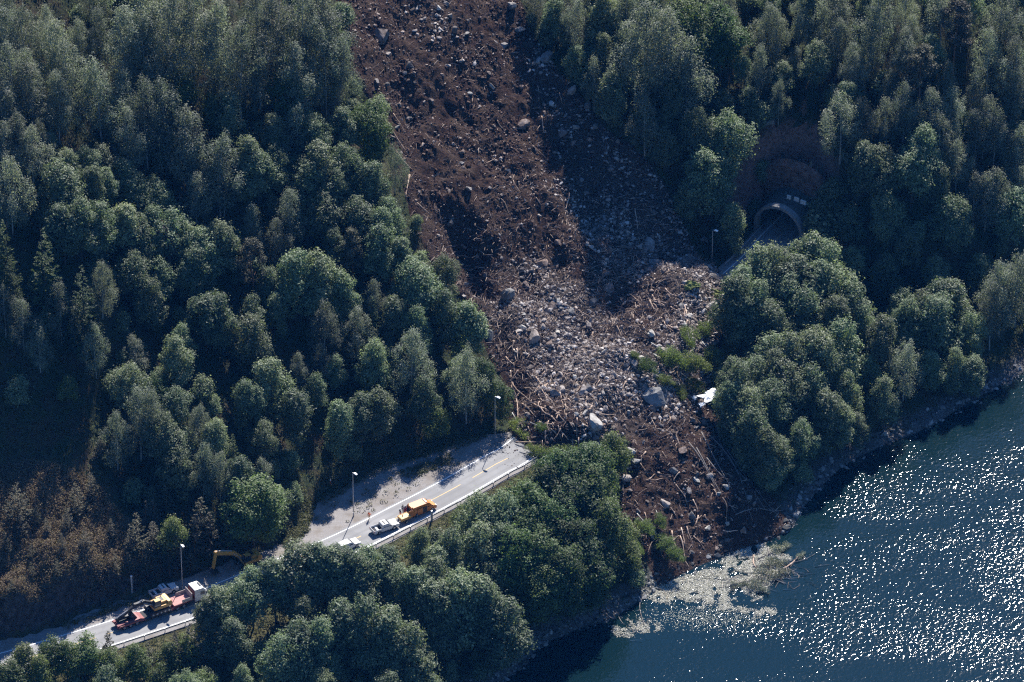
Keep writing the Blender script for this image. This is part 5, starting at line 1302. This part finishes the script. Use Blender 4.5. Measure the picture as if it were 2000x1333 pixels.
MB().box((4.16, 0, 1.7), (.10, 2.3, 2.3)).build('cab_rear', P_RED, cb); MB().box((5.75, .1, 3.12), (.22, 1.1, .14), 0, 0, .04).build('roof_hatch', P_BLACK, cb)
P = [(6.50, -1.05, 1.62), (6.50, 1.05, 1.62), (6.34, 1.0, 2.5), (6.34, -1.0, 2.5)]; MB().add(P + [(x - .06, y, z) for x, y, z in P], [[0, 1, 2, 3], [4, 5, 6, 7], [0, 1, 5, 4], [1, 2, 6, 5], [2, 3, 7, 6], [3, 0, 4, 7]]).build('windscreen', P_GLASS, cb)
for sg in (-1, 1):
    MB().prism([(5.3, 1.65), (6.25, 1.65), (6.1, 2.35), (5.3, 2.35)], sg * 1.235, sg * 1.25).build('window', P_GLASS, cb); MB().box((6.45, sg * 1.42, 2.0), (.12, .26, .55)).build('mirror', P_BLACK, cb); MB().box((6.5, sg * .95, .95), (.08, .42, .22)).build('headlight', P_LAMP, cb)
wheels(t, (.6, 1.9, 5.6), (-1.05, 1.05), .5, .34); T(t, 'white cab lorry pulling the red low loader, seen beside the trees', 'lorry')
e0 = r0 + fw * 8.6; e0[2] = ZR + .03 + .66
T(excavator(e0, h + math.pi, P_YELL, P_BLACK, [(.9, 1.75), (2.6, 2.75), (4.4, 2.7), (8.0, .95)], [(8.0, .95), (5.3, .85)], (4.9, 1.35, .25)), 'yellow excavator with a black folded boom riding on the red low loader', 'excavator')
p = gp(484, 1104); h = heading(484, 1104, 408, 1131)
T(excavator(p, h, P_YELL, P_YELL, [(.9, 1.75), (2.7, 3.6), (6.3, 5.0)], [(6.3, 5.0), (6.9, 1.9)], (7.0, 1.6, -.3)), 'orange yellow excavator standing in the shade on the roadside with its arm lowered', 'excavator')
# small dark motorbike on the verge
t = empty('motorbike', gp(567, 1068), road_dir(567, 1068) + .4)
for x in (-.65, .68): w_ = MB().cyl((0, 0, 0), .31, .11).build('wheel', P_TYRE, t); w_.location = (x, 0, .31); MB().cyl((0, 0, 0), .18, .12, n=10).build('rim', P_BLACK, w_)
MB().prism([(-.55, .45), (.2, .35), (.5, .7), (.3, .98), (-.1, .95), (-.4, .8), (-.85, .85), (-.9, .75)], -.15, .15).build('body', P_BLACK, t); MB().beam((.45, 0, .95), (.7, 0, .3), .08, .08).beam((.38, -.38, 1.08), (.38, .38, 1.08), .04, .04).build('handlebar', P_STEEL, t); MB().box((-.35, 0, .88), (.7, .26, .1), 0, 0, .03).build('seat', P_BLACK, t); MB().box((-.75, 0, 1.0), (.4, .45, .36), 0, 0, .05).build('luggage_box', P_BLACK, t)
T(t, 'small black motorbike standing at the end of the gravel lay-by', 'motorbike')
# posts
x, y, z = gp(258, 1160); z = float(look(HB, x, y)); t = empty('marker_post', (x, y, z), .3); MB().box((0, 0, 1.7), (.30, .16, 3.8), 0, 0, .05).build('post', P_POST, t); MB().box((.0, 0, 3.66), (.36, .22, .14), 0, 0, .04).build('cap', P_LAMP, t); T(t, 'pale square post in the scrub beside the parked pickup', 'post')
x, y, z = gp(843.5, 1017); z = float(look(HB, x, y)); t = empty('marker_post', (x, y, z), .3); MB().box((0, 0, 1.0), (.26, .26, 2.4), .4, 0, .06).build('post', P_POST, t); MB().box((0, 0, 2.23), (.34, .34, .08), .4, 0, .02).build('cap', P_STEEL, t); T(t, 'short grey post outside the guard rail beside the orange van', 'post')
# people
T(person(gp(787, 1001.5), -1.4, P_NAVY, P_NAVY, 'apart', P_HAIR), 'person in dark clothes standing with two road workers behind the van', 'person')
T(person(gp(781.5, 1009.5), .6, P_NAVY, P_HIVIS, 'stand', P_HELM), 'person in dark top and orange trousers at the tail of the small trailer', 'person')
T(person(gp(792, 1006), 2.4, P_REDJ, P_HIVIS, 'stand', P_HAIR), 'person in bright orange trousers standing between the trailer and the van', 'person')
T(person(gp(721, 1015.5), -2.2, P_HIVIS, P_YELL, 'walk', P_HAIR), 'person in orange walking alone along the white edge line', 'person')
T(person(gp(645.5, 953), 0.2, P_HIVIS, P_HIVIS, 'apart', P_HELM), 'person in a bright orange suit under the trees behind the lay-by', 'person')
T(person(gp(620, 961), 1.0, P_REDJ, P_NAVY, 'stand', P_HELM), 'person in a dull red jacket in deep shade behind the lay-by', 'person')

# tunnel
M = Mat('rock_face', .95, .1); nF = M.noise(.8, 6, .7); M.col(M.ramp(nF, [(0.3, (.04, .026, .022)), (0.5, (.15, .085, .067)), (0.7, (.24, .17, .15))])).bump(nF, 1.0, 1.2); MAT_FACE = M.m
def arch_ring(r, hgt, n=20): return [(r, -.4)] + [(r * math.cos(a), hgt - r + r * math.sin(a)) for a in np.linspace(0, math.pi, n)] + [(-r, -.4)]
def sweep(m, prof_in, prof_out, s_list, mi=0):
    V = []; n = len(prof_in)
    for s, pi, po in s_list:
        for P in (pi, po):
            for l, z in P: q = road_pt(s, l); V.append((q[0], q[1], ZR + z))
    F = []; st = 2 * n
    for i in range(len(s_list) - 1):
        a, b = i * st, (i + 1) * st
        for j in range(n - 1): F.append([a + j, a + j + 1, b + j + 1, b + j]); F.append([a + n + j + 1, a + n + j, b + n + j, b + n + j + 1])
    for j in range(n - 1): F.append([j + n, j + n + 1, j + 1, j]); e = (len(s_list) - 1) * st; F.append([e + j, e + j + 1, e + j + n + 1, e + j + n])
    return m.add(V, F, mi)
t = empty('tunnel_portal', (*road_pt(S_PORTAL, 0), ZR)); o0 = np.array(t.location)
A, B, C_ = arch_ring(4.75, 6.7), arch_ring(5.35, 7.3), arch_ring(6.1, 8.2)
def off(o): o.location = -Vector(o0); return o
off(sweep(MB(), A, B, [(S_PORTAL - 1.2, A, B), (S_PORTAL + .2, A, B)]).build('portal_ring', P_CONC, t))
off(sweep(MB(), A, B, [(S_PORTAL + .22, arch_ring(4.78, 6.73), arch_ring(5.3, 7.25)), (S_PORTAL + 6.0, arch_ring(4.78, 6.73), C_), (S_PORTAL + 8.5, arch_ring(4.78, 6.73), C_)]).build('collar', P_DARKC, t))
off(sweep(MB(), A, B, [(S_PORTAL + 8.5, arch_ring(4.80, 6.75), arch_ring(5.0, 7.0)), (S_PORTAL + 44, arch_ring(4.80, 6.75), arch_ring(5.0, 7.0))]).build('lining', P_CONC, t))
off(sweep(MB(), A, B, [(S_PORTAL + 5.2, arch_ring(5.3, 7.25), arch_ring(9.0, 13.0)), (S_PORTAL + 6.2, arch_ring(5.3, 7.25), arch_ring(9.6, 14.0))]).build('rock_face', MAT_FACE, t))
m = MB(); q = [road_pt(S_PORTAL + 44.1, a) for a in (-5.2, 5.2)]; m.add([(q[0][0], q[0][1], ZR - .4), (q[1][0], q[1][1], ZR - .4), (q[1][0], q[1][1], ZR + 7), (q[0][0], q[0][1], ZR + 7)], [[0, 1, 2, 3]]); off(m.build('dark_bore_end', P_BLACK, t))  # black sheet closes the bore and paints the darkness of the tunnel beyond
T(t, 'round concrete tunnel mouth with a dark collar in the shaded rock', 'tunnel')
for (u, v, w_) in [(1541, 385, .8), (1556, 389, 1.05), (1569, 395, 1.15)]:
    p = at_z(u, v, ZR + 8.75); tb = MB().box((0, 0, .0), (w_, .30, .75), 0, 0, .06).box((0, -.02, -.38), (w_ * 1.1, .42, .12)).build('concrete_block', P_LAMP if w_ > 2 else plain('white_block', (.42, .42, .41), .8, .2, 0, .1)); tb.location = p; tb.rotation_euler[2] = road_dir(1500, 452) - math.pi / 2
    T(tb, {.8: 'small white block on the tunnel collar, uppermost of the three', 1.05: 'middle white block of the three on the tunnel collar', 1.15: 'largest white block on the tunnel collar, lowest of the three'}[w_], 'block', 'white blocks on the tunnel collar')
a = hit(HB, 1450, 263); b = hit(HB, 1512, 241); c = (a + b) / 2; dv = b - a; t = empty('retaining_wall', (c[0], c[1], c[2] - .3), math.atan2(dv[1], dv[0])); L = math.hypot(dv[0], dv[1]); pitch_ = -math.atan2(dv[2], L)
MB().box((0, 0, .4), (np.linalg.norm(dv), .45, 1.5), 0, 0, 0, pitch_).build('wall', P_CONC, t); MB().box((0, 0, 1.22), (np.linalg.norm(dv) + .2, .62, .14), 0, 0, 0, pitch_).build('coping', P_CONC, t); T(t, 'low pale concrete wall on the wooded slope above the tunnel', 'wall')
# ------------------------------------------------------------------ what each thing is called
_ONES = 'zero one two three four five six seven eight nine ten eleven twelve thirteen fourteen fifteen sixteen seventeen eighteen nineteen'.split()
_TENS = 'zero ten twenty thirty forty fifty sixty seventy eighty ninety'.split()
def words(n):
    n = int(max(0, min(99, n)))
    return _ONES[n] if n < 20 else _TENS[n // 10] + ('-' + _ONES[n % 10] if n % 10 else '')
_USED = set()
def where(u, v):
    return words(round(u / 20)), words(round(v / 13.33))
def name_it(o, head, u, v, cat, group):
    a, b = where(u, v); lab = f'{head}, {a} percent across and {b} percent down the photo'
    k = 0
    while lab in _USED:
        k += 1; f1 = u / 20 - int(u / 20); f2 = v / 13.33 - int(v / 13.33)
        a = words(int(u / 20)) + ' point ' + _ONES[int(f1 * 10)]; b = words(int(v / 13.33)) + ' point ' + _ONES[(int(f2 * 10) + k - 1) % 10]
        lab = f'{head}, {a} percent across and {b} down the photo'
    if len(lab.replace('-', ' ').split()) > 16: lab = lab.replace('percent across', 'across').replace('percent down', 'down')
    if len(lab.replace('-', ' ').split()) > 16: lab = lab.replace(' the photo', '')
    _USED.add(lab); tag(o, lab, cat, group)
def zone(u, v):
    if u < 1000 and v < 900:
        edge = np.interp(v, [0, 260, 420, 600, 800], [655, 750, 800, 920, 985])
        if edge - u < 110: return 'beside the landslide'
        if v > 690 and 580 < u: return 'behind the lay-by'
        return 'in the hillside wood'
    if u < 420 and v < 1150: return 'above the roadside'
    if u < 600 and v < 1070: return 'above the roadside'
    if u < 1250: return 'between road and lake'
    if v > 470: return 'on the wooded shore'
    return 'on the shaded slope'
KINDW = {'alder_tree': ('leafy green tree', 'round leafy tree', 'low leafy tree'), 'lush_tree': ('bright green tree', 'bright green tree', 'bright green tree'), 'birch_tree': ('tall silvery birch', 'silvery birch', 'small silvery birch'),
         'spruce_tree': ('tall dark spruce', 'dark spruce', 'small dark spruce'), 'pine_tree': ('tall brownish pine', 'brownish pine', 'small pine'), 'dead_pine': ('dead brown pine',) * 3, 'young_tree': ('pale green sapling',) * 3, 'young_pine': ('young pine',) * 3, 'leafy_bush': ('low leafy bush',) * 3}
for t, kind, H, p in TREE_OBJ:
    u, v = project(np.array([p[0], p[1], p[2] + .62 * H])); wd_ = KINDW[kind][0 if H > 15 else (1 if H > 11 else 2)]
    name_it(t, f'{wd_} {zone(u, v)}', u, v, 'sapling' if kind.startswith('young') else ('bush' if kind == 'leafy_bush' else 'tree'), {'alder_tree': 'leafy trees', 'lush_tree': 'bright green trees', 'birch_tree': 'birches', 'spruce_tree': 'spruces', 'pine_tree': 'pines', 'dead_pine': 'dead pines', 'young_tree': 'saplings', 'young_pine': 'young pines', 'leafy_bush': 'bushes'}[kind])
for o, u, v, r, tone in BOULDERS:
    sz = 'huge' if r >= 1.8 else ('large' if r >= 1.2 else ('middling' if r >= .8 else 'small'))
    zn = 'on the landslide fan' if v > 540 else 'high on the landslide'
    if v > 850: zn = 'on the slide below the road'
    name_it(o, f'{sz} {dict(grey="grey", pale="pale", brown="brownish")[tone]} boulder {zn}', u, v, 'boulder', 'boulders of the landslide')
for o, u, v, kd in LOGS:
    name_it(o, dict(pale='pale stripped trunk on the landslide', grey='thin grey leafless trunk by the slide', short='short broken trunk on the landslide', afloat='bare trunk lying in the lake')[kd], u, v, 'log', 'broken trunks')
for o, u, v, kd in FALLEN:
    name_it(o, 'uprooted tree afloat in the lake' if kd == 'drift' else 'toppled green tree on the landslide', u, v, 'fallen tree', 'uprooted trees')
for (o, u, v), lab in zip(sheets, ('large crumpled white sheet caught in the trees beside the slide', 'smaller white scrap of sheet below the large white sheet', 'tiny white scrap nearest the fallen trees beside the large white sheet')): tag(o, lab, 'sheet', 'torn white sheets')
for (o, u, v), lab in zip(turf, ('dark mossy turf slab farther from the tree crown at the slide rim', 'bright mossy turf slab touching the big tree at the slide rim')): tag(o, lab, 'turf', 'turf slabs')

# ------------------------------------------------------------------ the air between the helicopter and the hill
HAZE = 1.7e-5
bm = bmesh.new(); bmesh.ops.create_cube(bm, size=1.0)
me = bpy.data.meshes.new('haze'); bm.to_mesh(me); bm.free()
hz = link('haze', me); x0, x1, y0, y1, z0, z1 = -2100, 2600, -2600, 2900, -2700, 1500
zmax = max(float(TZ.max()) + 40, CAM[2] + 30)
hz.location = ((x0 + x1) / 2, (y0 + y1) / 2, (-10.5 + zmax) / 2); hz.scale = (x1 - x0, y1 - y0, zmax + 10.5)
hm = bpy.data.materials.new('haze_air'); hm.use_nodes = True; hn = hm.node_tree; hn.nodes.clear()
ho = hn.nodes.new("ShaderNodeOutputMaterial"); hv = hn.nodes.new("ShaderNodeVolumePrincipled")
hv.inputs['Color'].default_value = (.06, .34, 1.0, 1); hv.inputs['Density'].default_value = HAZE
hn.links.new(hv.outputs[0], ho.inputs['Volume']); me.materials.append(hm)
tag(hz, 'thin blue air over the lake and the hillside', 'haze', kind='stuff')
